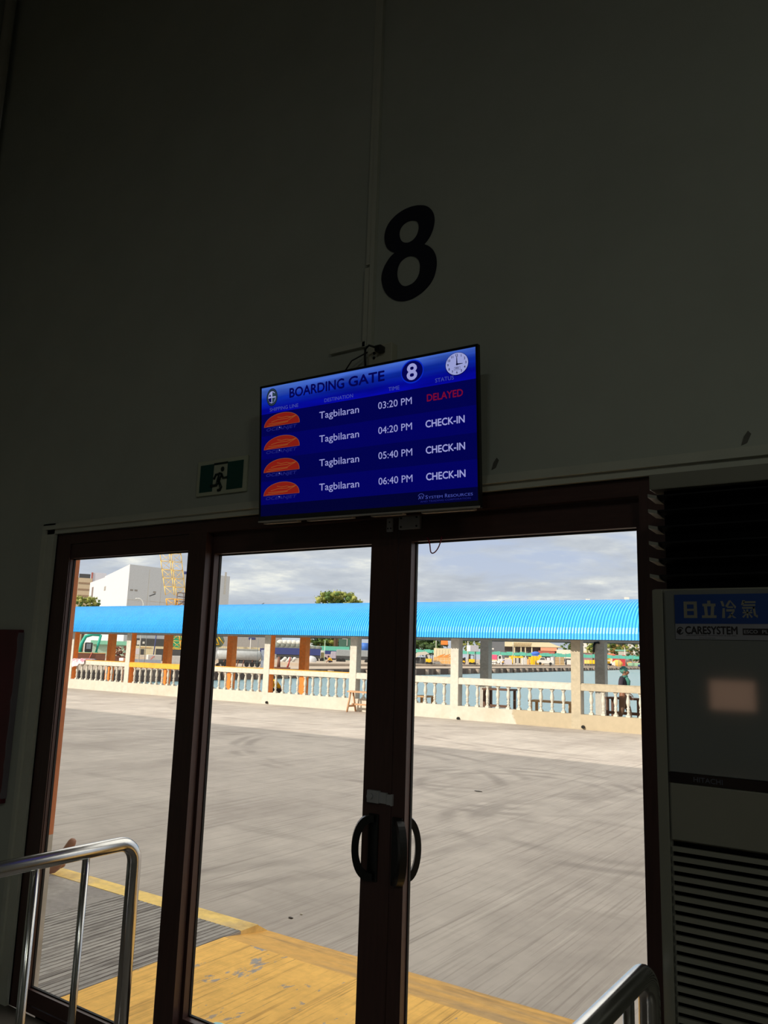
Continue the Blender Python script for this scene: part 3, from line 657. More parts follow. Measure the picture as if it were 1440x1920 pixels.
# ------------------------------------------------------------------ ground outside
GROUND = patchy('worn_concrete', (188, 177, 168), (166, 155, 147), 0.45, 0.40, 0.66, (1.4, 1, 1), 0.85, 0.09, 2.4, 0.1, (((128, 117, 109), 2.2, (6, 0.12, 1), 0.54, 0.76, 0.5), ((122, 112, 104), 7.0, (6, 0.10, 1), 0.54, 0.66, 0.40), ((206, 197, 186), 5.0, (6, 0.08, 1), 0.60, 0.70, 0.35), ((134, 124, 116), 0.9, (0.5, 3.0, 1), 0.56, 0.72, 0.35)))
def tyre_arcs(mt):
    nt = mt.node_tree; N = nt.nodes; L = nt.links; p = N['Principled BSDF']; src = p.inputs['Base Color'].links[0].from_socket
    tc = N.new('ShaderNodeTexCoord'); nz = N.new('ShaderNodeTexNoise'); nz.inputs['Scale'].default_value = 0.9; L.new(tc.outputs['Object'], nz.inputs['Vector'])
    def mth(op, a, b=None):
        n = N.new('ShaderNodeMath'); n.operation = op
        for i, v in enumerate((a, b)):
            if v is None: continue
            if isinstance(v, (int, float)): n.inputs[i].default_value = v
            else: L.new(v, n.inputs[i])
        return n.outputs[0]
    tot = None
    for cx_, cy_, r in ((-5.3, 11.2, 1.35), (-5.3, 11.2, 1.75), (-5.3, 11.2, 2.1), (-3.0, 9.6, 1.8), (-3.0, 9.6, 2.15), (-10.5, 8.0, 6.0), (-10.5, 8.0, 6.5), (-7.5, 15.5, 5.5), (-7.5, 15.5, 5.2), (-6.0, 24.0, 8.2), (-6.0, 24.0, 8.6), (-16.0, 24.0, 7.5)):
        v = N.new('ShaderNodeVectorMath'); v.operation = 'DISTANCE'; L.new(tc.outputs['Object'], v.inputs[0]); v.inputs[1].default_value = (cx_, cy_, ROAD)
        e = mth('ABSOLUTE', mth('SUBTRACT', v.outputs['Value'], r)); m_r = N.new('ShaderNodeMapRange'); m_r.inputs['From Min'].default_value = 0.14; m_r.inputs['From Max'].default_value = 0.04; L.new(e, m_r.inputs[0])
        tot = m_r.outputs[0] if tot is None else mth('MAXIMUM', tot, m_r.outputs[0])
    g = N.new('ShaderNodeMapRange'); g.inputs['From Min'].default_value = 0.42; g.inputs['From Max'].default_value = 0.62; g.inputs['To Max'].default_value = 0.45; L.new(nz.outputs[0], g.inputs[0])
    f = mth('MULTIPLY', tot, g.outputs[0]); mx = N.new('ShaderNodeMix'); mx.data_type = 'RGBA'; L.new(f, mx.inputs[0]); L.new(src, mx.inputs[6]); mx.inputs[7].default_value = (*lin((116, 106, 100)), 1); L.new(mx.outputs[2], p.inputs['Base Color'])
tyre_arcs(GROUND)
struct(MB(GROUND).box((-62, 2.7, -0.5), (40, 21.87, ROAD)), 'ground')
SIDE = patchy('asphalt_grey_walk', (150, 142, 138), (168, 160, 154), 1.5, 0.45, 0.65, (1, 1, 1), 0.9, 0.16, 22, 0.2)
b = MB(SIDE).box((-46, 2.7, -0.5), (-3.84, 4.1, WALK))
struct(b, 'sidewalk')
RIB = patchy('ribbed_grey_concrete', (162, 156, 151), (178, 171, 165), 2, 0.45, 0.65, (1, 1, 1), 0.9, 0.1, 12, 0.1, ((112, 104, 100), 24, (1.2, 0.1, 1), 0.5, 0.6, 0.8))
b = MB(RIB)
x = -5.05
while x < -3.87:
    b.box((x, 2.72, WALK - 0.05), (x + 0.030, 4.1, WALK + 0.004)); x += 0.045
struct(b, 'trim_2')
YEL = patchy('worn_yellow_paint', (255, 198, 100), (172, 164, 158), 2.6, 0.61, 0.635, (1.3, 0.8, 1), 0.8, 0.12, 10, 0.15, (((168, 120, 58), 5, (5, 0.16, 1), 0.54, 0.74, 0.6), ((150, 110, 60), 12, (5, 0.14, 1), 0.58, 0.68, 0.5), ((166, 156, 148), 9, (1.5, 0.7, 1), 0.64, 0.67, 0.8)))
YEL2 = patchy('faded_yellow_curb_paint', (250, 212, 124), (226, 194, 134), 3.0, 0.5, 0.62, (1, 1, 1), 0.8, 0.12, 14, 0.15, ((196, 160, 100), 3.0, (1, 1, 1), 0.5, 0.68, 0.7))
b = MB(YEL2).box((-46, 4.1, -0.5), (-3.84, 4.26, WALK + 0.003))
b.hexa([Vector(q) for q in ((-46, 4.26, -0.5), (-3.84, 4.26, -0.5), (-3.84, 4.36, -0.5), (-46, 4.36, -0.5), (-46, 4.26, WALK), (-3.84, 4.26, WALK), (-3.84, 4.36, ROAD + 0.002), (-46, 4.36, ROAD + 0.002))])
struct(b, 'trim_3')
b = MB(YEL).box((-3.84, 2.7, -0.5), (26, 3.95, WALK + 0.004))
b.use(patchy('worn_ochre_paint', (228, 174, 90), (190, 154, 104), 2.2, 0.5, 0.66, (0.25, 1.5, 1), 0.85, 0.12, 12, 0.15, ((140, 116, 84), 4, (0.3, 3, 1), 0.52, 0.7, 0.7)))
b.hexa([Vector(q) for q in ((-3.84, 3.95, -0.5), (26, 3.95, -0.5), (26, 4.36, -0.5), (-3.84, 4.36, -0.5), (-3.84, 3.95, WALK + 0.004), (26, 3.95, WALK + 0.004), (26, 4.36, ROAD + 0.003), (-3.84, 4.36, ROAD + 0.003))])
struct(b, 'trim_4')
# litter
p = at_z(408, 1921, WALK + 0.008); b = MB(mat('pale_blue_paper', (170, 222, 230), 0.7))
v = [Vector((-0.035, -0.03, 0)), Vector((0.03, -0.035, 0.006)), Vector((0.038, 0.012, 0.0)), Vector((0.0, 0.022, 0.012)), Vector((-0.03, 0.016, 0.004))]
b.prism([(q.x, q.y) for q in v], lambda u, w, d: p + Vector((u, w, d + 0.006 * math.sin(20 * u))), 0, 0.002)
solo(b, 'paper_scrap', 'crumpled pale blue paper scrap on the yellow ramp', 'litter', p)
for px, py, rr, lb in ((897, 1484, 0.06, 'dark flat round lid on the shaded concrete beyond the right door'), (565, 1715, 0.012, 'small pale stone on the concrete near the yellow corner'), (545, 1722, 0.02, 'thin dark twig on the concrete near the yellow corner')):
    q = at_z(px, py, ROAD); bb = MB(mat('pebble_' + str(px), (70, 60, 54) if px != 565 else (206, 198, 186)))
    bb.ball(q + Vector((0, 0, 0.004)), (rr, rr * 0.6, 0.006), 10, 6, 0.15)
    solo(bb, 'ground_debris', lb, 'debris', q)

# ------------------------------------------------------------------ covered walkway
NY, FY = 21.98, 23.98            # centre lines of the two column rows
PLY = 21.87                      # front face of plinth and columns
COLX = [-8.385 - 3.872 * k for k in range(-1, 8)]       # right to left
PLINTH = patchy('plinth_white_paint', (208, 201, 188), (196, 187, 170), 0.8, 0.5, 0.7, (1, 1, 1), 0.8, 0.06, 6, 0.1, None, (0, -10.2, (186, 170, 144)))
b = MB(PLINTH).box((-60, PLY + 0.002, -0.5), (8, PLY + 0.28, 0.285))
struct(b, 'trim_5')
struct(MB(GREYC).box((-60, PLY + 0.28, -0.5), (8, 24.35, -0.10)), 'ground_2')
EAVE = 2.33
ords = ['', 'first', 'second', 'third', 'fourth', 'fifth', 'sixth', 'seventh']
fr_side = {3: 'o', 5: 'o', 6: 'o', 4: 'o'}
for k, x in enumerate(COLX):
    # front row: orange paint still shows on the flank of the left ones
    idx = k            # 0 is hidden right of the doorway
    orange_side = k >= 4
    t = thing('walkway_column', ('front walkway column with white face, orange flank, %s from the right post' if orange_side else 'front walkway column with white face, grey flank, %s from the right post') % (ords[k] if k and k < 8 else ('hidden beyond' if k == 0 else 'eighth')), 'column', (x, NY, 0.285), group='front row columns of the walkway')
    face = BEIGEP if k <= 1 else WHITEP
    flank = ORANGE if orange_side else GREYC
    part(MB(face).box((x - 0.135, PLY, -0.1), (x + 0.135, PLY + 0.03, EAVE)), 'painted_face', t)
    part(MB(flank).box((x - 0.135, PLY + 0.03, -0.1), (x + 0.135, PLY + 0.27, EAVE)), 'shaft', t)
    fm = ORANGE if k >= 4 else GREYC
    t = thing('walkway_column', 'rear walkway column, %s concrete, behind the %s front column' % ('orange painted' if k >= 4 else 'bare grey', (ords[k] if k and k < 8 else ('hidden' if k == 0 else 'eighth'))), 'column', (x, FY, -0.1), group='rear row columns of the walkway')
    part(MB(fm).box((x - 0.15, FY - 0.13, -0.1), (x + 0.15, FY + 0.13, EAVE)), 'shaft', t)
    part(MB(WHITEP).box((x - 0.2, FY - 0.18, -0.1), (x + 0.2, FY + 0.18, 0.16)), 'base_block', t)
# balustrades
BAL = MB(WHITEP); BAL.box((-0.055, -0.055, 0), (0.055, 0.055, 0.05))
BAL.lathe([(0.045, 0.05), (0.05, 0.065), (0.035, 0.085), (0.028, 0.11), (0.042, 0.14), (0.05, 0.165), (0.03, 0.19), (0.045, 0.215), (0.045, 0.235), (0.028, 0.26), (0.04, 0.30), (0.055, 0.36), (0.056, 0.41), (0.045, 0.47), (0.034, 0.53), (0.03, 0.555), (0.045, 0.575), (0.045, 0.60)], (0, 0, 0), 12)
BAL.box((-0.05, -0.05, 0.60), (0.05, 0.05, 0.65))
bal_me = BAL.mesh('baluster')
bay_lab = ['bare beige balustrade bay at the far right, in front of the walking person', 'white balustrade bay with a peeled patch on its rail, third from the left door stile', 'plain white balustrade bay just right of the middle door stiles',
           'white balustrade bay with worn golden rail top behind the wooden trestle', 'white balustrade bay with golden rail top left of the middle, near the tanker', 'balustrade bay with solid golden rail beside the mullion', 'white balustrade bay with golden rail top under the pink towel', 'balustrade bay at the far left hidden by the jamb']
for k in range(len(COLX) - 1):
    xr, xl = COLX[k] - 0.135, COLX[k + 1] + 0.135
    t = thing('balustrade', bay_lab[k], 'balustrade', ((xl + xr) / 2, NY, 0.285), group='balustrade bays of the walkway')
    main = BEIGEP if k == 0 else (YELLOWP if k == 5 else WHITEP)
    b = MB(main).box((xl, PLY + 0.01, 0.925), (xr, PLY + 0.23, 1.10), bev=0.012)
    r = part(b, 'rail', t)
    cap = YELLOWP if k >= 3 else main
    part(MB(cap).box((xl, PLY + 0.03, 1.10), (xr, PLY + 0.23, 1.125), bev=0.01), 'rail_top', r)
    for i in range(10):
        o = bpy.data.objects.new('baluster', bal_me); C.objects.link(o); o.parent = t
        xx = xl + 0.30 * 0.9 + (xr - xl - 0.54) * i / 9
        o.location = (xx - (xl + xr) / 2, 0.0, 0.0)
# beams under the eaves
b = MB(GREYC).box((-44, NY - 0.14, EAVE - 0.02), (-4.2, NY + 0.14, EAVE + 0.10)); solo(b, 'eave_beam', 'grey beam along the front columns under the blue roof', 'beam', (-21, NY, EAVE))
b = MB(GREYC).box((-44, FY - 0.14, EAVE - 0.02), (-4.2, FY + 0.14, EAVE + 0.10)); solo(b, 'eave_beam', 'grey beam along the rear columns under the blue roof', 'beam', (-21, FY, EAVE))
# corrugated barrel roof
b = MB(BLUE); AR = 22; rows_ = []
pitch = 0.088; nx = int(39.9 / (pitch / 4))
YC, HW, RISE, ZE = 22.98, 1.62, 1.16, 2.315
for i in range(nx + 1):
    x = -44 + i * pitch / 4; h = (0.0, 0.040, 0.042, 0.0)[i % 4]
    row = []
    for j in range(AR + 1):
        th = PI * j / AR
        row.append(b.bm.verts.new((x, YC - (HW + h) * math.cos(th), ZE + (RISE + h) * math.sin(th))))
    rows_.append(row)
for i in range(nx):
    for j in range(AR): b.face([rows_[i][j], rows_[i + 1][j], rows_[i + 1][j + 1], rows_[i][j + 1]])
rf = thing('walkway_roof', 'long sky blue corrugated barrel roof over the waterside walkway', 'roof', (-21, YC, ZE))
o = part(b, 'roof_sheet', rf)
so_ = o.modifiers.new('thickness', 'SOLIDIFY'); so_.thickness = 0.004
b = MB(mat('grey_purlin', (120, 124, 128)))
for yy in (YC - HW + 0.08, YC + HW - 0.08): b.box((-44, yy - 0.03, ZE - 0.02), (-4.15, yy + 0.03, ZE + 0.03))
part(b, 'purlin', rf)
# camera bracket on a rear column, black
p = at_y(1114, 1212, FY - 0.16); b = MB(BLACK).tube([p + Vector((0.02, 0, 0.10)), p + Vector((0.0, -0.02, 0.02)), p + Vector((-0.02, 0, -0.16))], 0.035, 8)
b.tube([p + Vector((0.0, 0.0, 0.10)), p + Vector((0.14, 0.0, 0.12)), p + Vector((0.15, 0, 0.08))], 0.03, 8)
solo(b, 'black_bracket', 'black bracket hanging under the eave beside the right rear column', 'bracket', p)
# drain stubs on the plinth
for px, py, lb in ((860, 1347, 'black drain stub at the foot of the second front column'), (1094, 1363, 'black drain stub at the foot of the right front column'), (501, 1317, 'black drain stub at the foot of the column left of the trestle')):
    p = at_y(px, py, PLY); b = MB(BLACK).tube([p + Vector((0, 0.02, 0)), p + Vector((0, -0.06, 0))], 0.045, 12)
    solo(b, 'drain_stub', lb, 'pipe', p, group='drain stubs along the plinth')
p = at_z(452, 1314, ROAD + 0.03); b = MB(mat('weathered_stick', (168, 132, 92))).box(p + Vector((-0.32, -0.03, -0.03)), p + Vector((0.32, 0.03, 0.02)), bev=0.008)
solo(b, 'wood_offcut', 'short wooden offcut lying against the plinth left of the middle', 'plank', p)

# trestle
TB = mat('sawn_wood', (196, 152, 116), 0.8, 0.15, 10)
tp = at_z(668, 1334, ROAD)
t = thing('wooden_trestle', 'small wooden trestle standing in front of the plinth beside the middle stile', 'trestle', tp)
x0, y0, z0 = tp.x, tp.y - 0.25, ROAD
part(MB(TB).box((x0 - 0.12, y0 - 0.14, z0 + 0.62), (x0 + 0.95, y0 + 0.14, z0 + 0.67)), 'top_plank', t)
for (xa, xb) in ((x0 - 0.02, x0 - 0.02), (x0 + 0.85, x0 + 0.85)):
    for s in (-1, 1):
        part(MB(TB).bar((xa, y0 + s * 0.07, z0 + 0.62), (xb, y0 + s * 0.24, z0), 0.032, 4), 'leg', t)
    part(MB(TB).box((xa - 0.03, y0 - 0.20, z0 + 0.16), (xa + 0.03, y0 + 0.20, z0 + 0.22)), 'crossbar', t)
part(MB(TB).box((x0 - 0.03, y0 + 0.02, z0 + 0.22), (x0 + 0.86, y0 + 0.06, z0 + 0.27)), 'stretcher', t)
# towel over the rail
p = at_y(140, 1240, PLY); b = MB(patchy('pink_white_cloth', (240, 226, 228), (232, 150, 170), 5, 0.5, 0.56, (1, 1, 1), 0.9))
nu, nv = 14, 12; g = []
for i in range(nu + 1):
    row = []
    for j in range(nv + 1):
        u = i / nu; w = j / nv; s = w * 0.75 - 0.30
        y = PLY + 0.12 - (0.16 if s > 0.1 else s * 1.5 + 0.0); zz = 1.15 - max(0, s - 0.1) * (1.0 - 0.45 * u) - 0.03 * math.sin(7 * u)
        row.append(b.bm.verts.new((p.x - 0.10 + 0.85 * u, y - 0.02 * math.sin(11 * u) - (0.0 if s < 0.1 else 0.03), zz + 0.02 * math.sin(16 * u + 4 * w))))
    g.append(row)
for i in range(nu):
    for j in range(nv): b.face([g[i][j], g[i + 1][j], g[i + 1][j + 1], g[i][j + 1]], True)
o = solo(b, 'towel', 'pink and white towel draped over the balustrade rail at the far left', 'towel', (p.x, PLY, 1.13)); o.modifiers.new('thickness', 'SOLIDIFY').thickness = 0.008
p = at_y(229, 1238, PLY + 0.1); b = MB(mat('white_foam', (245, 242, 240))).box(p + Vector((-0.14, -0.06, -0.03)), p + Vector((0.14, 0.06, 0.10)), bev=0.03)
solo(b, 'white_bundle', 'small white bundle on the golden rail beside the sixth column', 'bundle', p)
# low timber furniture behind the balustrade
DK = -0.10
def low_table(label, px0, px1, pyt, yy, mt, shelf=True, name='wooden_table'):
    a = at_y(px0, pyt, yy); c = at_y(px1, pyt, yy); zt = (a.z + c.z) / 2
    t = thing(name, label, 'table', ((a.x + c.x) / 2, yy, DK))
    part(MB(mt).box((a.x - 0.03, yy - 0.28, zt - 0.05), (c.x + 0.03, yy + 0.28, zt)), 'top', t)
    for xx in (a.x + 0.03, c.x - 0.03):
        for s in (-0.22, 0.22): part(MB(mt).box((xx - 0.035, yy + s - 0.035, DK), (xx + 0.035, yy + s + 0.035, zt - 0.05)), 'leg', t)
    if shelf: part(MB(mt).box((a.x, yy - 0.25, 0.26), (c.x, yy - 0.19, 0.34)), 'stretcher', t)
    return t
DW = mat('dark_stained_wood', (104, 72, 56), 0.7); LW = mat('pale_raw_plank', (200, 160, 116), 0.8)
low_table('dark wooden frame table seen through the white bay right of the second column', 913, 961, 1291, 23.0, DW)
low_table('pale plank bench seen through the white bay before the right column', 999, 1076, 1314, 22.9, LW, False, 'plank_bench')
low_table('dark wooden table behind the walking person at the far right bay', 1142, 1203, 1308, 23.62, DW)
low_table('low wooden stool behind the balusters just right of the door stiles', 783, 806, 1304, 22.9, LW, False, 'wooden_stool')

# ------------------------------------------------------------------ people
SKIN = mat('brown_skin', (150, 104, 80), 0.55)
def figure(label, loc, rz, J, shirt, trousers, hat=None, scarf=None, sleeve=True, leg_to=1.0, sc_=1.0, cat='person', shoe=(40, 36, 34), bare=None):
    """J: joint dict in metres, facing local +Y. body is one skinned surface; clothes follow it"""
    t = thing('person', label, cat, loc, rz)
    V, E, R = [], [], []
    ix = {}
    def add(k, p, r):
        ix[k] = len(V); V.append(Vector(p) * sc_); R.append(r * sc_)
    def link(a, c): E.append((ix[a], ix[c]))
    add('pel', J['pel'], 0.125); add('waist', J['waist'], 0.115); add('chest', J['chest'], 0.135); add('neck', J['neck'], 0.062)
    hd = J.get('face', Vector((0, 1, 0)))
    n = Vector(J['neck']); h = Vector(J['head'])
    add('jaw', n.lerp(h, 0.45) + hd * 0.03, 0.085); add('skull', h, 0.125); add('crown', h + (h - n).normalized() * 0.075, 0.095)
    for a, c in (('pel', 'waist'), ('waist', 'chest'), ('chest', 'neck'), ('neck', 'jaw'), ('jaw', 'skull'), ('skull', 'crown')): link(a, c)
    add('nose', n.lerp(h, 0.82) + hd * 0.13, 0.016); link('skull', 'nose')
    for s in 'LR':
        add('sh' + s, J['sh' + s], 0.06); add('el' + s, J['el' + s], 0.043); add('wr' + s, J['wr' + s], 0.028)
        link('chest', 'sh' + s); link('sh' + s, 'el' + s); link('el' + s, 'wr' + s)
        wr = Vector(J['wr' + s]); dr_ = (wr - Vector(J['el' + s])).normalized(); sd_ = Vector((0, 1, 0)) if abs(dr_.y) < 0.8 else Vector((1, 0, 0))
        sd_ = (sd_ - dr_ * sd_.dot(dr_)).normalized(); pn = dr_.cross(sd_)
        add('pa' + s, wr + dr_ * 0.06, 0.034); link('wr' + s, 'pa' + s)
        for q in range(4):
            ln = (0.062, 0.075, 0.07, 0.055)[q]; base = wr + dr_ * 0.085 + sd_ * (0.028 - 0.018 * q)
            add('f%s%da' % (s, q), base, 0.0095); add('f%s%db' % (s, q), base + dr_ * ln * 0.6 + pn * 0.012, 0.0085); add('f%s%dc' % (s, q), base + dr_ * ln + pn * 0.035, 0.0075)
            link('pa' + s, 'f%s%da' % (s, q)); link('f%s%da' % (s, q), 'f%s%db' % (s, q)); link('f%s%db' % (s, q), 'f%s%dc' % (s, q))
        add('t%sa' % s, wr + dr_ * 0.045 + sd_ * 0.04, 0.011); add('t%sb' % s, wr + dr_ * 0.085 + sd_ * 0.055, 0.009); link('pa' + s, 't%sa' % s); link('t%sa' % s, 't%sb' % s)
        add('hp' + s, J['hp' + s], 0.095); add('kn' + s, J['kn' + s], 0.062); add('an' + s, J['an' + s], 0.042); add('he' + s, J['an' + s], 0.04); add('to' + s, J['to' + s], 0.034)
        link('pel', 'hp' + s); link('hp' + s, 'kn' + s); link('kn' + s, 'an' + s); link('an' + s, 'to' + s)
        ix.pop('he' + s); V.pop(ix['to' + s]); R.pop(ix['to' + s]); V[ix['to' + s] - 1] = Vector(J['to' + s]) * sc_; R[ix['to' + s] - 1] = 0.034 * sc_
        ix['to' + s] -= 1; E[-1] = (ix['an' + s], ix['to' + s])
    def skin(name, vs, es, rs, mt, parent, sub=1):
        me = bpy.data.meshes.new(name); me.from_pydata([tuple(v) for v in vs], es, []); me.materials.append(mt)
        o = bpy.data.objects.new(name, me); C.objects.link(o); o.parent = parent
        sm = o.modifiers.new('skin', 'SKIN'); sm.use_smooth_shade = True; sm.branch_smoothing = 0.6
        for v, r in zip(me.skin_vertices[0].data, rs): v.radius = (r, r); v.use_root = False
        me.skin_vertices[0].data[0].use_root = True
        o.modifiers.new('sub', 'SUBSURF').levels = sub; o.modifiers['sub'].render_levels = sub
        return o
    skin('body', V, E, R, SKIN, t)
    def sub(keys, links, grow, name, mt, radii=None):
        vs = [V[ix[k]] for k in keys]; rs = [(radii or {}).get(k, R[ix[k]] + grow * sc_) for k in keys]
        skin(name, vs, [(keys.index(a), keys.index(c)) for a, c in links], rs, mt, t)
    ks = ['chest', 'waist', 'pel', 'shL', 'shR', 'elL', 'elR', 'neck']; ls = [('chest', 'neck'), ('chest', 'waist'), ('waist', 'pel'), ('chest', 'shL'), ('chest', 'shR'), ('shL', 'elL'), ('shR', 'elR')]
    sub(ks, ls, 0.032, 'shirt', shirt, dict(neck=0.07 * sc_, shL=0.085 * sc_, shR=0.085 * sc_))
    ks = ['pel', 'hpL', 'hpR', 'knL', 'knR', 'waist']; ls = [('pel', 'waist'), ('pel', 'hpL'), ('pel', 'hpR'), ('hpL', 'knL'), ('hpR', 'knR')]
    if leg_to > 0.7: ks += ['anL', 'anR']; ls += [('knL', 'anL'), ('knR', 'anR')]
    sub(ks, ls, 0.02, 'trousers', trousers, dict(waist=0.10 * sc_))
    if shoe:
        for s in 'LR': sub(['an' + s, 'to' + s], [('an' + s, 'to' + s)], 0.012, 'shoe', mat('shoe_%d' % shoe[0], shoe))
    if hat:
        b = MB(hat); b.ball(h * sc_ + Vector(hd) * -0.032 * sc_ + Vector((0, 0, 0.042 * sc_)), (0.114 * sc_, 0.116 * sc_, 0.104 * sc_), 16, 10)
        part(b, 'headwear', t, world=False)
    else:
        b = MB(mat('black_hair', (26, 22, 20), 0.7)); b.ball((h + Vector(hd) * -0.03 + Vector((0, 0, 0.045))) * sc_, (0.112 * sc_, 0.114 * sc_, 0.10 * sc_), 16, 10)
        part(b, 'hair', t, world=False)
    if scarf:
        b = MB(scarf); nn = n * sc_
        b.tube([nn + Vector((0.085 * math.cos(a), 0.09 * math.sin(a), -0.035 + 0.02 * math.sin(a))) * sc_ for a in [k * PI / 8 for k in range(17)]], 0.032 * sc_, 8)
        b.tube([nn + Vector((0.05, 0.08, -0.05)) * sc_, nn + Vector((0.06, 0.14, -0.15)) * sc_, nn + Vector((0.05, 0.14, -0.32)) * sc_], [0.045 * sc_, 0.055 * sc_, 0.035 * sc_], 8)
        part(b, 'scarf', t, world=False)
    b = MB(BLACK)
    sdv = Vector((-hd[1], hd[0], 0)) if abs(hd[2]) < 0.9 else Vector((1, 0, 0))
    for s in (-1, 1): b.ball((h + Vector(hd) * 0.094 + sdv * 0.034 * s) * sc_, 0.011 * sc_, 8, 6)
    part(b, 'eyes', t, world=False)
    b = MB(SKIN)
    for s in (-1, 1): b.ball((h + sdv * 0.092 * s) * sc_ , Vector((0.012, 0.026, 0.034)) * sc_, 8, 6)
    part(b, 'ears', t, world=False)
    return t
def stand(): return dict(pel=(0, 0, 0.93), waist=(0, 0.0, 1.1), chest=(0, 0.0, 1.32), neck=(0, 0.03, 1.47), head=(0, 0.065, 1.58), face=Vector((0, 1, -0.05)),
    shL=(-0.18, 0, 1.39), elL=(-0.22, -0.03, 1.12), wrL=(-0.2, 0.12, 0.92), shR=(0.18, 0, 1.39), elR=(0.22, -0.02, 1.12), wrR=(0.2, 0.2, 1.0),
    hpL=(-0.09, 0, 0.88), knL=(-0.10, 0.14, 0.49), anL=(-0.10, 0.16, 0.09), toL=(-0.1, 0.33, 0.04), hpR=(0.09, 0, 0.88), knR=(0.10, -0.02, 0.48), anR=(0.10, -0.24, 0.11), toR=(0.10, -0.09, 0.04))
def crouch(): return dict(pel=(0, 0, 0.42), waist=(0, 0.08, 0.56), chest=(0, 0.22, 0.70), neck=(0, 0.34, 0.80), head=(0, 0.43, 0.87), face=Vector((0, 0.9, -0.4)),
    shL=(-0.18, 0.24, 0.74), elL=(-0.22, 0.38, 0.50), wrL=(-0.12, 0.55, 0.36), shR=(0.18, 0.24, 0.74), elR=(0.22, 0.38, 0.50), wrR=(0.12, 0.55, 0.36),
    hpL=(-0.10, 0, 0.40), knL=(-0.16, 0.36, 0.42), anL=(-0.13, 0.08, 0.09), toL=(-0.13, 0.24, 0.04), hpR=(0.10, 0, 0.40), knR=(0.16, 0.36, 0.42), anR=(0.13, 0.08, 0.09), toR=(0.13, 0.24, 0.04))
wp = at_y(1169, 1344, 22.75)
figure('person in a teal head wrap and scarf, dark shirt, walking right beyond the balustrade', (wp.x, 22.75, DK), math.radians(-84), stand(), mat('dark_plum_shirt', (62, 54, 66), 0.9), mat('brown_trousers', (120, 92, 74), 0.9), mat('teal_head_wrap', (92, 150, 136), 0.9), mat('green_teal_scarf', (72, 132, 120), 0.9))
cp = at_y(524, 1292, 23.2)
figure('person in a yellow shirt crouching behind the balusters below the golden rail', (cp.x, 23.2, DK), math.radians(150), crouch(), mat('yellow_shirt', (236, 178, 22), 0.9), mat('dark_trousers', (50, 44, 52), 0.9))
# someone sitting on the curb just outside the jamb: only a bare foot and a white cuff come into view
sit = dict(pel=(0, 0, 0.16), waist=(0, -0.06, 0.34), chest=(0, -0.10, 0.58), neck=(0, -0.06, 0.74), head=(0, -0.02, 0.86), face=Vector((0, 1, 0)),
    shL=(-0.18, -0.1, 0.65), elL=(-0.24, -0.2, 0.40), wrL=(-0.22, -0.3, 0.16), shR=(0.18, -0.1, 0.65), elR=(0.24, 0.02, 0.42), wrR=(0.12, 0.2, 0.36),
    hpL=(-0.10, 0.02, 0.14), knL=(-0.12, 0.42, 0.36), anL=(-0.12, 0.66, 0.06), toL=(-0.13, 0.86, 0.08), hpR=(0.10, 0.02, 0.14), knR=(0.11, 0.46, 0.16), anR=(0.11, 0.86, 0.09), toR=(0.12, 1.0, 0.33))
foot = at_z(101, 1632, WALK + 0.09)
figure('barefoot person in white trousers sitting on the walk behind the jamb, one foot showing', (foot.x - 0.86 * 0.83 - 0.11 * 0.558, foot.y - 0.86 * 0.558 + 0.11 * 0.83, WALK), math.radians(-56), sit, mat('grey_shirt', (110, 112, 120), 0.9), mat('white_trousers', (226, 224, 220), 0.9), shoe=None)

# ------------------------------------------------------------------ harbour: water, far quay
def water_mat():
    mt = bpy.data.materials.new('harbour_water'); mt.use_nodes = True; nt = mt.node_tree; N = nt.nodes; L = nt.links; p = N['Principled BSDF']
    p.inputs['Base Color'].default_value = (*lin((112, 148, 160)), 1); p.inputs['Roughness'].default_value = 0.25; p.inputs['Specular IOR Level'].default_value = 0.5
    tc = N.new('ShaderNodeTexCoord'); mp = N.new('ShaderNodeMapping'); mp.inputs['Scale'].default_value = (0.8, 2.2, 1); L.new(tc.outputs['Object'], mp.inputs[0])
    n = N.new('ShaderNodeTexNoise'); n.inputs['Scale'].default_value = 1.4; n.inputs['Detail'].default_value = 6; L.new(mp.outputs[0], n.inputs['Vector'])
    bp = N.new('ShaderNodeBump'); bp.inputs['Strength'].default_value = 0.8; bp.inputs['Distance'].default_value = 0.25; L.new(n.outputs[0], bp.inputs['Height']); L.new(bp.outputs[0], p.inputs['Normal'])
    return mt
struct(MB(water_mat()).box((-500, 24.3, SEA - 1), (600, 900, SEA)), 'water')
E0 = at_z(779, 1253, QUAY); E1 = at_z(1138, 1251.3, QUAY)
ed = (E1 - E0); ed.z = 0; ed.normalize(); en = Vector((-ed.y, ed.x, 0))       # en points to the land (left)
A0 = E0 - ed * ((E0.y - 20) / ed.y); A1 = E0 + ed * 520
QMAT = patchy('brown_grey_quay_deck', (176, 160, 144), (156, 142, 128), 0.05, 0.45, 0.65, (1, 1, 1), 0.9, 0.1, 0.5, 0)
b = MB(QMAT); B0 = A0 + en * 700; B1 = A1 + en * 700
def slab(mb, c4, z0, z1): mb.hexa([Vector((q.x, q.y, z0)) for q in c4] + [Vector((q.x, q.y, z1)) for q in c4]); return mb
slab(b, (A0, A1, B1, B0), SEA - 1.2, QUAY)
slab(b, (A1, A1 + ed * 400 + en * -500, B1 + ed * 400, B1), SEA - 1.2, QUAY)
struct(b, 'ground_3')
APRON = 0.62
def edge_dist(px):
    d = ray(px, 1240); d.z = 0; d.normalize(); q = E0 - EYE; den = d.x * ed.y - d.y * ed.x
    return (q.x * ed.y - q.y * ed.x) / den
P0_ = E0 + en * 7 + ed * -14; P1_ = A1 + en * 7
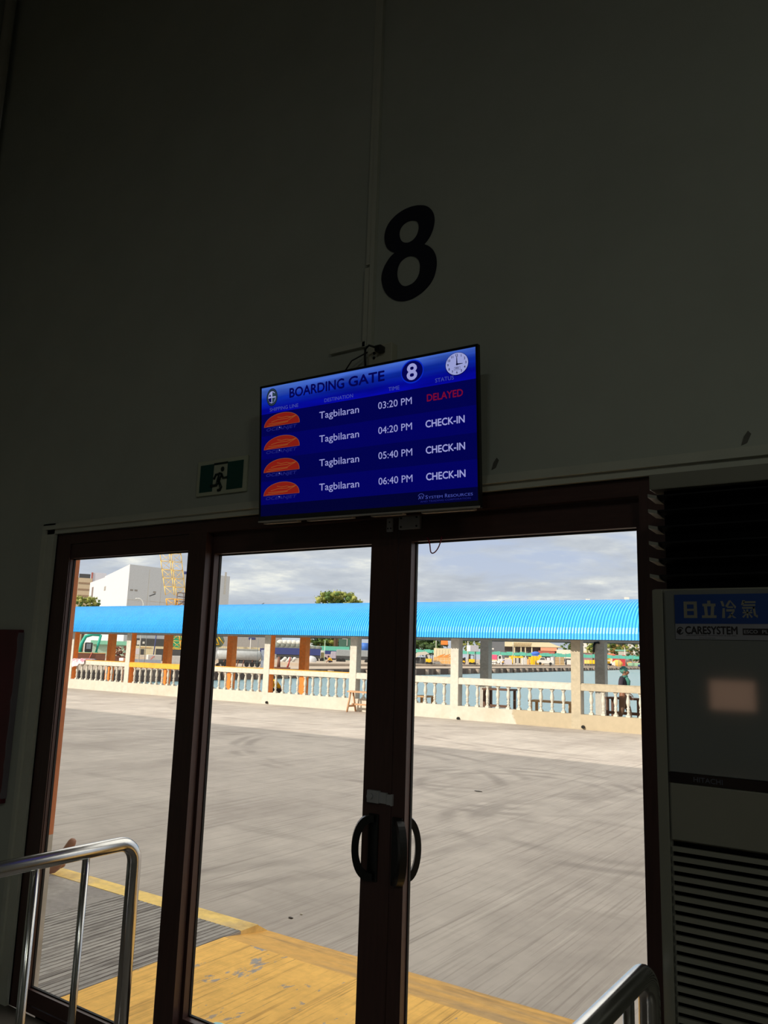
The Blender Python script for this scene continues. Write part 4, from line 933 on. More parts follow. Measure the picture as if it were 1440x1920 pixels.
b_ = MB(QMAT); slab(b_, (P0_, P1_, P1_ + en * 60, P0_ + en * 60), SEA, APRON); struct(b_, 'ground_4')
# sheet pile face with fender posts
t = thing('quay_wall', 'dark sheet pile quay wall across the water', 'quay wall', A0)
SP = patchy('rusty_sheet_pile', (92, 78, 72), (120, 104, 94), 0.6, 0.5, 0.6, (1, 1, 0.3), 0.9)
b = MB(SP); n_ = 300; L_ = (A1 - A0).length; prev = None
for i in range(n_ + 1):
    off = (0.0, 0.0, -0.45, -0.45)[i % 4]
    q = A0 + ed * (L_ * i / n_) + en * (off + -0.02); pr = (b.bm.verts.new((q.x, q.y, SEA - 0.5)), b.bm.verts.new((q.x, q.y, QUAY - 0.06)))
    if prev: b.face([prev[0], pr[0], pr[1], prev[1]])
    prev = pr
part(b, 'sheet_pile_face', t)
b = MB(mat('pale_concrete_fender', (150, 134, 122)))
for i in range(95):
    q = A0 + ed * (20 + i * 4.2) - en * 0.5; rr = 0.30
    b.tube([(q.x, q.y, SEA - 0.4), (q.x, q.y, QUAY - 0.12)], rr, 6)
o = part(b, 'fender_posts', t)

class Far:
    """a thing on the far quay; parts are written in photo pixels at its own distance (x right, y away, z up) and scaled to metres"""
    def __init__(self, name, label, cat, px, py, group=None, dist=None, yaw=0.0, z=None):
        loc = at_z(px, py, QUAY) if dist is None else at_d(px, py, dist)
        if z is not None: loc.z = z
        d = loc - EYE; self.s = d.dot(RF) / F_PX; self.loc = loc
        self.t = thing(name, label, cat, loc, math.atan2(d.y, d.x) - PI / 2 + yaw, group)
    def p(self, mb, name, parent=None, label=None): return part(mb, name, parent or self.t, world=False, scale=self.s, label=label)
def wheels(F, xs, r, y=-4, name='wheel'):
    for x in xs: F.p(MB(mat('tyre_rubber', (34, 32, 32), 0.8)).tube([(x, y - 2, r), (x, y + 2, r)], r, 12), name)
def m_(name, rgb, rough=0.6, **k): return mat(name, rgb, rough, **k)
WHT = m_('white_coat', (210, 207, 203)); CRM = m_('cream_coat', (212, 200, 168)); GRY = m_('grey_coat', (140, 142, 142)); DGR = m_('dark_grey_coat', (70, 70, 72)); YLW = m_('machine_yellow', (242, 188, 20)); TEAL = m_('machine_teal', (40, 168, 146)); RST = m_('rust_brown', (120, 78, 62)); DBL = m_('dark_blue_coat', (52, 62, 120)); TARP = m_('grey_green_tarp', (120, 124, 118), 0.9, bump=0.4); GRN = m_('truck_green', (44, 150, 104)); TAN = m_('tan_carton', (222, 172, 112)); RED = m_('container_red', (190, 62, 66))
NET = m_('teal_net', (96, 178, 160), 0.9); ORC = m_('container_orange', (240, 130, 56)); BLK2 = m_('dark_cab', (44, 44, 46), 0.4); BLU2 = m_('tank_blue', (60, 112, 200))

# --- left window
F = Far('excavator', 'teal excavator with raised boom at the far left under the blue roof', 'excavator', 165, 1236)
F.p(MB(BLK2).box((-16, -8, 0), (14, 8, 7), bev=1.5), 'crawler_track')
F.p(MB(BLK2).box((-8, -6, 13), (6, 6, 31), bev=2), 'cab'); F.p(MB(m_('cab_glass', (120, 130, 140), 0.1)).box((-5, -6.3, 19), (3, -5.8, 29)), 'cab_window')
F.p(MB(TEAL).box((-17, -7, 7), (12, 7, 13), bev=1), 'turntable')
F.p(MB(TEAL).tube([(-16, 0, 12), (-14, 0, 28), (-8, 0, 42), (4, 0, 46), (19, 0, 45)], [3, 3.4, 3.4, 2.8, 2.2], 6), 'boom')
F.p(MB(TEAL).tube([(19, 0, 46), (16, 0, 30), (13, 0, 13)], [2.4, 2.6, 1.6], 6), 'stick'); F.p(MB(TEAL).prism([(10, 8), (16, 8), (17, 14), (11, 15)], lambda u, v, d: Vector((u, d, v)), -3, 3), 'bucket')
F = Far('skip', 'rust brown steel skip with pale rim in front of the excavator', 'skip', 168, 1238)
F.p(MB(RST).box((-26, -9, 0), (27, 9, 13)), 'body')
F.p(MB(TAN).box((-26.5, -9.6, 13), (27.5, 9.6, 14.2)), 'rim'); F.p(MB(m_('faded_red_prop', (190, 100, 84))).bar((-2, -10, 0), (3, -10, 15), 0.9, 6), 'prop')
F = Far('warehouse', 'long low pale green roofed shed behind the excavator', 'building', 215, 1226, dist=112, z=QUAY)
F.p(MB(m_('pale_green_wall', (176, 204, 184))).box((-40, 0, 0), (30, 20, 24)), 'wall'); F.p(MB(m_('mint_roof', (140, 206, 178))).box((-44, -6, 24), (33, 24, 31)), 'roof')
F = Far('scrap_machine', 'rust brown scrap machinery heap beside the left white post', 'machine', 223, 1240)
b = MB(RST); random.seed(11)
for k in range(26):
    x, z = random.uniform(-11, 9), random.uniform(0, 24); b.box((x, random.uniform(-6, 0), z), (x + random.uniform(3, 10), 4, z + random.uniform(2, 7)), Matrix.Rotation(random.uniform(-.2, .2), 4, 'Y'))
b.box((-12, -5, 0), (12, 5, 9)); F.p(b, 'body')
b = MB(m_('pale_scrap', (220, 200, 180)))
for k in range(7): x, z = random.uniform(-9, 9), random.uniform(2, 26); b.bar((x, -7, z), (x + random.uniform(-5, 5), -7, z + random.uniform(-3, 4)), 0.6, 5)
F.p(b, 'loose_rods')
F = Far('green_truck', 'green truck with a yellow stripe and round hood behind white blocks', 'truck', 285, 1230)
F.p(MB(GRN).prism([(-24, 3), (-23, 9), (-18, 12), (-14, 18), (-4, 18), (-2, 22), (10, 22), (11, 6), (-24, 3)][:-1], lambda u, v, d: Vector((u, d, v)), -6, 6), 'cab')
F.p(MB(YLW).box((-24.5, -6.4, 5), (11, -6, 8)), 'stripe'); F.p(MB(m_('truck_glass', (220, 236, 230), 0.2)).prism([(-17, 13), (-14, 17.5), (-9, 17.5), (-9, 13)], lambda u, v, d: Vector((u, d, v)), -6.4, -6), 'window')
F.p(MB(m_('dark_green_drum', (30, 96, 74))).tube([(8, 0, 12), (13, 0, 16), (20, 0, 16), (24, 0, 11)], [5, 9, 8, 4], 12), 'drum'); wheels(F, (-12, 4, 16), 4.5)
F = Far('cream_building', 'low cream building with a dark doorway behind the green truck', 'building', 272, 1222, dist=135, z=QUAY)
F.p(MB(CRM).box((-22, 0, 0), (36, 16, 20)), 'wall'); F.p(MB(m_('brown_fascia', (206, 164, 110))).box((-10, -1, 16.5), (10, 0, 17.6)), 'fascia'); F.p(MB(DGR).box((-8, -0.6, 2), (-2, 0, 14)), 'doorway'); F.p(MB(m_('lilac_panel', (206, 200, 210))).box((-17, -0.6, 4), (-10, 0, 15)), 'shutter')
F.p(MB(DGR).box((-22, 4, 20), (36, 18, 34)), 'dark_upper_storey'); F.p(MB(WHT).box((-16, 3.5, 22), (-9, 4, 30)).box((-6, 3.5, 24), (-2, 4, 28)), 'upper_window')
F = Far('blue_pole', 'thin blue pole rising beside the green truck', 'pole', 287, 1234); F.p(MB(DBL).tube([(0, 0, 0), (2.5, 0, 44)], 0.9, 8), 'shaft')
for px, py, w, h, dp, lb in ((288, 1243, 26, 15, 12, 'white concrete block marked with a red stroke behind the golden rail'), (323, 1236, 26, 18, 10, 'upper white concrete block right of the left orange column'), (330, 1244, 30, 14, 12, 'lower white concrete block beneath another at the mullion')):
    F = Far('concrete_block', lb, 'block', px, py, 'white concrete blocks on the far quay'); bb = MB(WHT).box((-w / 2, -dp / 2, 0), (w / 2, dp / 2, h), Matrix.Rotation(0.25, 4, 'Z'), 0.8); F.p(bb, 'block')
    if px == 288: F.p(MB(m_('faded_red_paint', (190, 90, 84))).tube([Vector((-4, -9.6, 2)), Vector((-5, -9.4, 7)), Vector((-2, -9.4, 11)), Vector((1, -8.8, 11.5))], 0.8, 6), 'red_mark')
F = Far('pontoon', 'grey flat pontoon edge in front of the white blocks', 'pontoon', 270, 1243.5); F.p(MB(m_('pontoon_grey', (150, 156, 172))).box((-24, -4, 0), (30, 4, 7)), 'hull')
F = Far('green_bus', 'green bus body with a yellow stripe beside the mullion', 'bus', 332, 1234)
F.p(MB(GRN).box((-12, -8, 16), (22, 8, 44), bev=1.5), 'body'); F.p(MB(YLW).box((-12.5, -8.6, 13), (22.5, 8.6, 17.5)), 'stripe'); F.p(MB(CRM).prism([(-6, 40), (2, 40), (-2, 44)], lambda u, v, d: Vector((u, d, v)), -8.6, -8), 'emblem'); F.p(MB(DGR).box((-12, -8, 4), (22, 8, 13)), 'chassis'); wheels(F, (-5, 14), 5, -7)

# --- middle window
F = Far('mixer_truck', 'white cement mixer drum with olive hopper and triangle emblem beside the mullion', 'truck', 402, 1251)
F.p(MB(WHT).tube([(-12, 0, 14), (-8, 0, 17), (-1, 0, 18), (3, 0, 15)], [12, 13.5, 12, 6], 16), 'drum'); hp = F.p(MB(m_('olive_hopper', (92, 100, 82))).prism([(-14, 40), (-6, 58), (12, 58), (16, 48), (12, 40), (8, 37), (-10, 37)], lambda u, v, d: Vector((u, d, v)), -5, 5), 'hopper')
bb = MB(YLW)
for a, c in (((-9, 42), (-1, 56)), ((-1, 56), (6, 42)), ((6, 42), (-9, 42))): bb.bar((a[0], -5.6, a[1]), (c[0], -5.6, c[1]), 1.0, 5)
for a, c in (((4, 56), (14, 44)),): bb.bar((a[0], -5.6, a[1]), (c[0], -5.6, c[1]), 0.8, 5)
F.p(bb, 'triangle_emblem', hp); F.p(MB(m_('pale_salt_base', (196, 176, 160))).box((-16, -6, 0), (12, 6, 6)), 'chassis'); wheels(F, (-8, 6), 4)
F = Far('tanker_truck', 'long silver tanker trailer behind the golden rail left of the middle', 'truck', 448, 1250)
F.p(MB(m_('silver_tank', (176, 178, 180), 0.3)).tube([(-42, 0, 21), (-39, 0, 21), (36, 0, 21), (40, 0, 20)], [7, 10, 10, 6], 16), 'tank'); F.p(MB(GRY).box((-40, -5, 28), (34, 5, 33), bev=1), 'catwalk'); F.p(MB(DGR).box((-38, -5, 6), (40, 5, 11)), 'chassis')
bb = MB(RST)
for x in (-30, -18, -4, 6, 22): bb.bar((x, -5, 0), (x + 3, -5, 14), 0.9, 5)
F.p(bb, 'landing_legs'); wheels(F, (-34, -26, 14, 24, 34), 4.5, -5)
F.p(MB(m_('tanker_blue_grey', (150, 160, 180))).box((40, -6, 0), (47, 6, 32), bev=1), 'cab')
F = Far('yellow_fence', 'cream ribbed hoarding fence behind the silver tanker', 'fence', 462, 1236, dist=100, z=QUAY)
bb = MB(CRM)
for k in range(40): bb.box((-52 + k * 2, -0.4 * (k % 2), 0), (-50 + k * 2, 1, 29))
F.p(bb, 'ribbed_panels'); F.p(MB(m_('fence_blue_sheet', (70, 74, 120))).box((24, -1, 16), (32, 0, 28)), 'blue_sheet')
F = Far('grey_warehouse', 'grey building band with faint dark blue lettering behind the cream fence', 'building', 468, 1236, dist=132, z=QUAY)
F.p(MB(m_('grey_facade', (156, 152, 150))).box((-60, 0, 0), (58, 12, 64)), 'facade'); bb = MB(DBL)
for x0, ws in ((-4, (3, 3, 4, 3)), (30, (3, 3, 4, 3))):
    x = x0
    for w in ws: bb.box((x, -0.6, 38), (x + w - 0.8, 0, 42)); x += w
F.p(bb, 'dark_sign_panels')
F = Far('light_pole', 'thin white pole before the grey building left of the middle', 'pole', 468, 1236, dist=98, z=QUAY); F.p(MB(WHT).tube([(0, 0, 0), (0, 0, 46)], 0.7, 8), 'shaft')
F = Far('tarp_truck', 'long blue sided truck trailer with grey tarpaulin humps behind the orange column', 'truck', 558, 1242)
F.p(MB(DBL).box((-44, -7, 14), (42, 7, 26)), 'side_boards')
bb = MB(TARP)
for k in range(9): bb.ball((-38 + k * 9.4, 0, 27 + (3 if k < 5 else 0)), (7.5, 7, 7 if k < 5 else 5), 12, 8, 0.05)
bb.box((-43, -6, 24), (41, 6, 29)); F.p(bb, 'tarpaulin'); bb = MB(m_('pale_tarp_top', (206, 206, 198), 0.9))
for k in range(5): bb.ball((-34 + k * 8.4, 0, 36), (7, 6, 5), 12, 8, 0.05)
F.p(bb, 'top_sheet'); F.p(MB(DGR).box((-40, -6, 8), (42, 6, 14)), 'chassis'); wheels(F, (-30, -22, -12, 14, 22, 34, 46), 5, -6)
F.p(MB(m_('olive_cab', (112, 104, 72))).box((43, -6, 6), (50, 6, 20), bev=1), 'tail_load')
F = Far('cement_sacks', 'pile of white sacks under the tarpaulin truck', 'sacks', 540, 1245); bb = MB(WHT); random.seed(5)
for k in range(9): bb.ball((-12 + k * 3, random.uniform(-2, 2), 4 + (k % 3) * 3), (4, 4, 3), 10, 6, 0.08)
bb.box((-12, -3, 0), (16, 3, 4)); F.p(bb, 'sacks')
F = Far('rusty_bollard_rig', 'rusty two horned mooring rig on the bank left of the orange column', 'mooring rig', 530, 1256)
F.p(MB(RST).box((-16, -5, 0), (14, 5, 5)), 'base'); F.p(MB(RST).tube([(-8, 0, 4), (-8, 0, 24)], [3.4, 2.2], 8), 'post'); F.p(MB(m_('red_horn', (176, 66, 56))).tube([(8, 0, 3), (11, 0, 12), (13, 0, 24)], [2, 1.4, 1.0], 8), 'horn')
F = Far('plastic_sheet_pile', 'grey white plastic covered pile right of the orange column', 'pile', 584, 1246); bb = MB(m_('plastic_sheet', (206, 206, 210), 0.3)); bb.ball((0, 0, 7), (9, 6, 9), 14, 9, 0.12); F.p(bb, 'sheet')
F = Far('box_truck', 'small truck with dark blue box and mauve side left of the white column', 'truck', 619, 1240)
F.p(MB(DBL).box((-11, -6, 13), (11, 6, 22)), 'box'); F.p(MB(m_('mauve_side', (186, 160, 170))).box((-13, -6, 5), (11, 6, 13)), 'side'); wheels(F, (-10, 6), 4, -5); F.p(MB(WHT).box((-20, -5, 8), (-12, 5, 24), bev=1), 'cab')
F = Far('dump_truck', 'grey tipper truck with dark wheels behind the right white column', 'truck', 658, 1245)
F.p(MB(m_('tipper_grey', (148, 152, 156))).box((-28, -7, 14), (36, 7, 26), bev=1), 'tipper_body'); F.p(MB(DGR).box((-27, -6, 8), (36, 6, 14)), 'chassis'); wheels(F, (-23, -15, 4, 13, 30), 5, -6); F.p(MB(m_('cab_mauve', (168, 160, 176))).box((-38, -6, 9), (-28, 6, 22), bev=1), 'cab')
F = Far('blue_water_tank', 'bright blue plastic tank on the truck beside the middle door stile', 'tank', 683, 1240); F.p(MB(BLU2).tube([(0, 0, 20), (0, 0, 34)], 7, 14), 'tank'); F.p(MB(GRY).box((-7, -5, 0), (7, 5, 20)), 'stand')
F = Far('teal_canopy', 'long teal canopy roof behind the trucks left of the middle stile', 'canopy', 620, 1237, dist=140, z=QUAY)
F.p(MB(NET).box((-46, -4, 21), (34, 10, 29)), 'roof_sheet')
bb = MB(GRY)
for x in (-44, -20, 0, 20, 33): bb.bar((x, 0, 0), (x, 0, 22), 0.6, 6)
F.p(bb, 'posts')
F = Far('thin_pole', 'thin pale pole in front of the teal canopy', 'pole', 608, 1238, dist=100, z=QUAY); F.p(MB(m_('pale_green_pole', (200, 224, 206))).tube([(0, 0, 0), (0, 0, 46)], 0.5, 6), 'shaft')
F = Far('green_house', 'dark green walled house with white posts under the roof eave near the middle stile', 'building', 650, 1236, dist=150, z=QUAY); F.p(MB(m_('dark_green_wall', (62, 96, 84))).box((-16, 0, 0), (14, 16, 42)), 'wall'); F.p(MB(WHT).box((-1, -1, 30), (0, 0, 48)).box((-10, -1, 42), (0, 0, 43)), 'white_frame')

wk = at_z(622, 1247, QUAY); ks = ((wk - EYE).dot(RF) / F_PX) * 16 / 0.95
figure('worker in a yellow shirt bending down on the far quay before the box truck', wk, math.radians(115), crouch(), mat('yellow_shirt', ()), mat('dark_trousers', ()), sc_=ks)

# --- trees
def tree(label, px, py, w, h, dist, trunk, tones, name='tree', n=70, z=QUAY, seed=1):
    random.seed(seed); F = Far(name, label, 'tree', px, py, 'trees beyond the far quay', dist=dist, z=z)
    base = EYE.z + (0) ; F.p(MB(m_('bark', (96, 78, 60))).tube([(0, 0, 0), (0.5, 0, trunk), (0, 0, trunk + h * 0.4)], [w * .05, w * .04, w * .02], 7), 'trunk')
    b = MB(tones[0])
    for k in range(int(n * 1.7)):
        a = random.uniform(0, 2 * PI); rr = math.sqrt(random.random()); zz = random.uniform(-1, 1)
        q = Vector((w / 2 * rr * math.cos(a) * math.sqrt(1 - 0.5 * zz * zz), w / 3 * rr * math.sin(a), trunk + h / 2 + h / 2 * zz * 0.92))
        b.use(random.choice(tones)); r = random.uniform(0.035, 0.075) * max(w, h)
        b.ball(q, (r, r, r * 0.75), 7, 5, 0.35)
        for _ in range(22):
            o = Vector((random.gauss(0, 1), random.gauss(0, 1), random.gauss(0, 1))); o.normalize(); c = q + o * r * random.uniform(0.9, 1.6); sz = r * random.uniform(0.16, 0.34)
            u = o.orthogonal().normalized() * sz; v = o.cross(u).normalized() * sz * 1.4
            b.face([b.bm.verts.new(c + u), b.bm.verts.new(c + v), b.bm.verts.new(c - u), b.bm.verts.new(c - v)])
    F.p(b, 'crown'); return F
LF1 = m_('leaf_olive', (128, 136, 62), 0.8, var=0.3); LF2 = m_('leaf_green', (84, 110, 52), 0.8, var=0.3); LF3 = m_('leaf_dark', (58, 80, 44), 0.8, var=0.3); LF4 = m_('leaf_pale', (168, 170, 96), 0.8, var=0.3); LF5 = m_('leaf_brownish', (146, 122, 70), 0.8, var=0.3)
HZ = lambda px: 1205.7 + 0.0315 * px        # image row of the horizon
def tree_px(label, px, ytop, ybot, w, dist, tones, seed, n=70):
    s = dist / F_PX; zt = (HZ(px) - ytop); zb = (HZ(px) - ybot); k = math.cos(math.atan2(px - 720, F_PX)); base = (EYE.z - QUAY) / (dist * k / F_PX / 1.0)
    tree(label, px, 1240, w, ytop and (ybot - ytop), dist, base + zb, tones, seed=seed, n=n)
tree_px('pale green tree topping the blue roof above the middle window', 628, 1110, 1150, 86, 160, (LF1, LF4, LF2), 1, 90)
tree_px('small bushy tree at the left edge beside the white building', 150, 1118, 1150, 56, 120, (LF2, LF4, LF1), 2, 50)
tree_px('dark trees under the roof eave right of the orange column', 615, 1188, 1212, 80, 175, (LF2, LF1, LF3), 3, 60)
tree_px('dark green tree mass just right of the middle door stiles', 800, 1190, 1226, 76, 260, (LF3, LF2), 4, 80)
tree_px('yellowish tree behind the forklift box', 880, 1190, 1222, 44, 270, (LF1, LF4, LF2), 5, 50)
tree_px('green tree between the warehouse and the right front column', 1072, 1194, 1222, 40, 330, (LF2, LF1), 6, 50)
tree_px('olive tree just right of the right front column', 1112, 1194, 1224, 36, 290, (LF1, LF2, LF4), 7, 50)
tree_px('brown green tree above the red container', 1152, 1198, 1232, 50, 420, (LF5, LF1, LF2), 8, 70)
tree_px('olive brown tree at the right edge of the right door glass', 1198, 1202, 1240, 44, 340, (LF1, LF5, LF3), 9, 60)

# --- right window
def FR(name, label, cat, px, py, group=None, back=0.0):
    q = at_z(px, py, APRON) - EYE; q.z = 0; e = edge_dist(px); dd = q.length if 0 < q.dot(Vector((RF.x, RF.y, 0))) else 1e9
    return Far(name, label, cat, px, py, group, dist=min(max(dd, e + 22), e + 50) + back, z=APRON)
F = FR('orange_container', 'orange square container high above the white one', 'container', 832, 1244, back=40); F.p(MB(ORC).box((-6, -6, 32), (7, 6, 45), bev=.4), 'box')
bb = MB(DGR)
for x in (-5, 6): bb.bar((x, 0, 0), (x, 0, 32), 0.6, 5)
F.p(bb, 'stand')
F = FR('white_container', 'white panelled container behind the tan cartons', 'container', 830, 1244, back=14); F.p(MB(CRM).box((-17, 0, 0), (18, 14, 27)), 'box'); bb = MB(m_('panel_shade', (214, 200, 170)))
for k in range(6): bb.box((-15 + k * 5.5, -0.4, 3), (-12 + k * 5.5, 0, 24))
F.p(bb, 'panels')
random.seed(21); F0 = FR('tan_carton_pallet', 'pallet of tan cartons and timber beside the white container', 'cartons', 829, 1247); bb = MB(TAN)
for k in range(10): x = -16 + (k % 5) * 6.8; z = (k // 5) * 6.5; bb.box((x, -4, z + 1), (x + 6.2, 3, z + 6.8), bev=.3)
F0.p(bb, 'cartons'); bb = MB(m_('orange_timber', (236, 150, 70)))
for k in range(7): bb.bar((-10 + k * 3.2, -4, 13), (-2 + k * 3.2, 3, 17 + (k % 3)), 1.0, 5)
F0.p(bb, 'timber'); F0.p(MB(WHT).box((-16.5, -4.2, 0), (-4, 3.2, 5)), 'white_carton')
def forklift(label, px, py, load=None):
    F = FR('forklift', label, 'forklift', px, py)
    F.p(MB(YLW).box((-7, -4, 3), (4, 4, 10), bev=1), 'body'); F.p(MB(BLK2).box((-7, -4, 0.5), (4, 4, 3)), 'chassis')
    bb = MB(BLK2)
    for x, z in ((-5, 17), (2, 17)): bb.bar((x, -3, 9), (x, -3, z), 0.5, 5).bar((x, 3, 9), (x, 3, z), 0.5, 5)
    bb.box((-6, -4, 17), (3, 4, 18)); F.p(bb, 'overhead_guard')
    bb = MB(BLK2)
    for y in (-2.5, 2.5): bb.bar((5.5, y, 0), (5.5, y, 24), 0.7, 5)
    F.p(bb, 'mast'); F.p(MB(BLK2).box((5, -3, 1), (11, 3, 2)), 'forks'); wheels(F, (-4.5, 3), 2.2, -4); return F
forklift('yellow forklift with its mast up at the quay edge, carrying a white box', 886, 1246)
F = forklift('yellow forklift parked left of the tan cartons', 805, 1246)
F = FR('lifted_box', 'pale lilac white box held high on the forklift mast', 'box', 886, 1246)
F.p(MB(m_('lilac_white_box', (208, 203, 212))).box((-9, -7, 24.1), (9, 7, 35.5), Matrix.Rotation(0.5, 4, 'Z'), .4), 'box')
F = FR('grey_tent', 'grey tarpaulin tent on poles right of the middle door stiles', 'tent', 792, 1245, back=3)
F.p(MB(m_('tent_canvas', (196, 190, 180), 0.9)).prism([(-18, 14), (-10, 21), (6, 23), (12, 19), (15, 6), (12, 6), (8, 17), (-4, 16), (-16, 9)], lambda u, v, d: Vector((u, d, v)), -7, 7), 'canvas'); bb = MB(GRY)
for x in (-14, -4, 6): bb.bar((x, -6, 0), (x, -6, 16), 0.5, 5)
F.p(bb, 'poles'); F.p(MB(DGR).box((-16, -2, 0), (10, 6, 12)), 'stored_goods')
F = FR('teal_net_fence', 'long teal netting fence behind the cargo on the far quay', 'fence', 960, 1240, back=34); bb = MB(NET)
for k in range(70): bb.box((-190 + k * 6, -0.3 * (k % 2), 15), (-184 + k * 6, 0.5, 21 + 0.8 * math.sin(k * 1.7)))
F.p(bb, 'netting'); bb = MB(GRY)
for k in range(18): bb.bar((-190 + k * 24, 0, 0), (-190 + k * 24, 0, 22), 0.5, 5)
F.p(bb, 'fence_posts')
F = FR('cargo_warehouse', 'wide warehouse with cream roof and dark open front behind the cargo', 'building', 985, 1243, back=70)
F.p(MB(m_('dark_warehouse_front', (92, 84, 84))).box((-64, 4, 0), (60, 60, 30)), 'wall')
F.p(MB(CRM).prism([(-48, 30), (68, 31), (56, 35), (40, 41), (-48, 41)], lambda u, v, d: Vector((u, d, v)), -6, 60), 'roof')
bb = MB(m_('lattice_tan', (206, 178, 136)))
for k in range(16): bb.bar((-24 + k * 2.2, -6.5, 31), (-22 + k * 2.2, -6.5, 38), 0.5, 4)
F.p(bb, 'gable_lattice'); bb = MB(CRM)
for x in (-20, -8, 0, 12): bb.box((x - 1, -4, 0), (x + 1, -2, 32))
F.p(bb, 'front_posts'); F.p(MB(m_('salmon_fascia', (216, 150, 120))).box((28, -5, 24), (58, -3, 31)), 'side_fascia'); F.p(MB(m_('brick_red_shed', (170, 92, 80))).box((24, -4, 14), (54, 2, 24)), 'red_lower_wall')
F = FR('dark_building', 'dark grey building left of the cream roofed warehouse', 'building', 932, 1242, back=60); F.p(MB(m_('slate_wall', (104, 106, 112))).box((-14, 4, 0), (14, 30, 42)), 'wall'); F.p(MB(WHT).box((-13, 3.4, 24), (-6, 4, 27)), 'white_sign_board')
F = FR('pink_truck', 'pink bodied truck with white cab at the quay', 'truck', 932, 1243); F.p(MB(m_('hot_pink', (232, 92, 128))).box((-13, -4, 8), (0, 4, 17), bev=.6), 'cargo_box'); F.p(MB(WHT).prism([(1, 3), (1, 14), (4, 17), (8, 17), (10, 10), (10, 3)], lambda u, v, d: Vector((u, d, v)), -4, 4), 'cab'); F.p(MB(BLK2).box((3, -4.3, 10), (7, -4, 15)), 'window'); F.p(MB(CRM).box((-13, -4, 4), (0, 4, 8)), 'bed'); wheels(F, (-9, 5), 2.6, -4)
F = FR('white_crate', 'white square crate right of the pink truck', 'crate', 949, 1246); F.p(MB(m_('lilac_white_box', ())).box((-10, -5, 0), (10, 5, 10), Matrix.Rotation(0.3, 4, 'Z'), .4), 'crate')
F = FR('white_sack_pile', 'low pile of white sacks before the pink truck', 'sacks', 930, 1247); bb = MB(WHT); random.seed(8)
for k in range(12): bb.ball((random.uniform(-9, 7), random.uniform(-3, 2), 2 + (k % 3) * 2), (3, 2.5, 1.8), 8, 6, 0.06)
F.p(bb, 'sacks')
for i, (px, lb) in enumerate(((966, 'white and yellow container frame left of the yellow crates'), (975, 'narrow white container frame with yellow header'))):
    F = FR('container_frame', lb, 'frame', px, 1243, 'white frames on the far quay'); bb = MB(WHT)
    for x in (-4, 4): bb.box((x - 1.6, -3, 0), (x + 1.6, 3, 12))
    F.p(bb, 'posts'); F.p(MB(YLW).box((-6, -3, 12), (6, 3, 15)), 'header')
random.seed(31)
for i, (px, w, h, mt, lb) in enumerate(((984, 8, 13, WHT, 'white sheeted bale beside the yellow crates'), (990, 9, 10, TAN, 'tan bale at the left of the yellow crates'), (997, 12, 14, YLW, 'left yellow crate in the cargo row'), (1003, 12, 16, YLW, 'right yellow crate beside the white pickup'), (1000, 9, 8, WHT, 'white box in front of the yellow crates'))):
    F = FR('cargo_bale' if mt is not YLW else 'yellow_crate', lb, 'cargo', px, 1245 if i == 4 else 1243); F.p(MB(mt).box((-w / 2, -3, 0), (w / 2, 3, h), bev=.5), 'bale')
    bb = MB(DGR)
    for x in (-w / 4, w / 4): bb.box((x - .2, -3.2, 0), (x + .2, 3.2, h + .2))
    F.p(bb, 'straps')
random.seed(77)
SND = m_('sand_sheet', (206, 188, 160), .9)
for px, w, h, mt, nm, lb in ((853, 12, 9, TAN, 'carton_heap', 'tan carton heap behind the right front column beside the white container'), (868, 9, 13, DGR, 'dark_generator', 'dark generator box just left of the forklift'), (906, 13, 10, TARP, 'tarp_bundle', 'grey green tarpaulin bundle hidden beside the rear column'), (952, 11, 15, CRM, 'cream_crate', 'cream crate between the white crate and the container frames'), (958, 7, 19, YLW, 'yellow_crate', 'tall narrow yellow crate left of the container frames'), (1011, 8, 18, YLW, 'yellow_crate', 'yellow crate rising behind the cab of the white pickup'), (1016, 9, 12, SND, 'sand_sack_heap', 'sand coloured sheeted heap behind the white pickup'), (1036, 8, 17, GRY, 'grey_cabinet', 'grey steel cabinet left of the slatted crates'), (1069, 12, 10, WHT, 'white_bale', 'white bale under the white trailer beside the right front column'), (1120, 10, 9, TAN, 'carton_heap', 'tan carton heap beside the right rear column'), (1132, 9, 12, m_('salmon_crate', (214, 140, 110)), 'salmon_crate', 'salmon crate left of the yellow loader'), (1149, 8, 8, WHT, 'white_bale', 'white bale left of the tan tarpaulin heap'), (1180, 9, 8, TAN, 'carton_heap', 'tan carton heap right of the tan tarpaulin heap')):
    F = FR(nm, lb, 'cargo', px, 1244, 'cargo on the far quay'); bb = MB(mt)
    for k in range(3): x0_ = -w / 2 + k * w / 3; hh_ = h * random.uniform(0.75, 1.0); bb.box((x0_, -3 + random.uniform(-.5, .5), 0), (x0_ + w / 3 + .3, 3, hh_), bev=.4)
    F.p(bb, 'load'); F.p(MB(RST).box((-w / 2, -3.2, 0), (w / 2, 3.2, 0.9)), 'pallet')
F = FR('blue_tarp', 'bright blue tarp heap behind the yellow crates', 'tarp', 1004, 1241, back=12); bb = MB(m_('blue_tarp_cloth', (70, 110, 200), .8)); bb.ball((0, 3, 20), (8, 4, 4), 12, 8, .15); bb.box((-6, 0, 0), (6, 6, 18)); F.p(bb, 'sheet')
F = FR('pickup_truck', 'white pickup with parcels right of the yellow crates', 'truck', 1022, 1247)
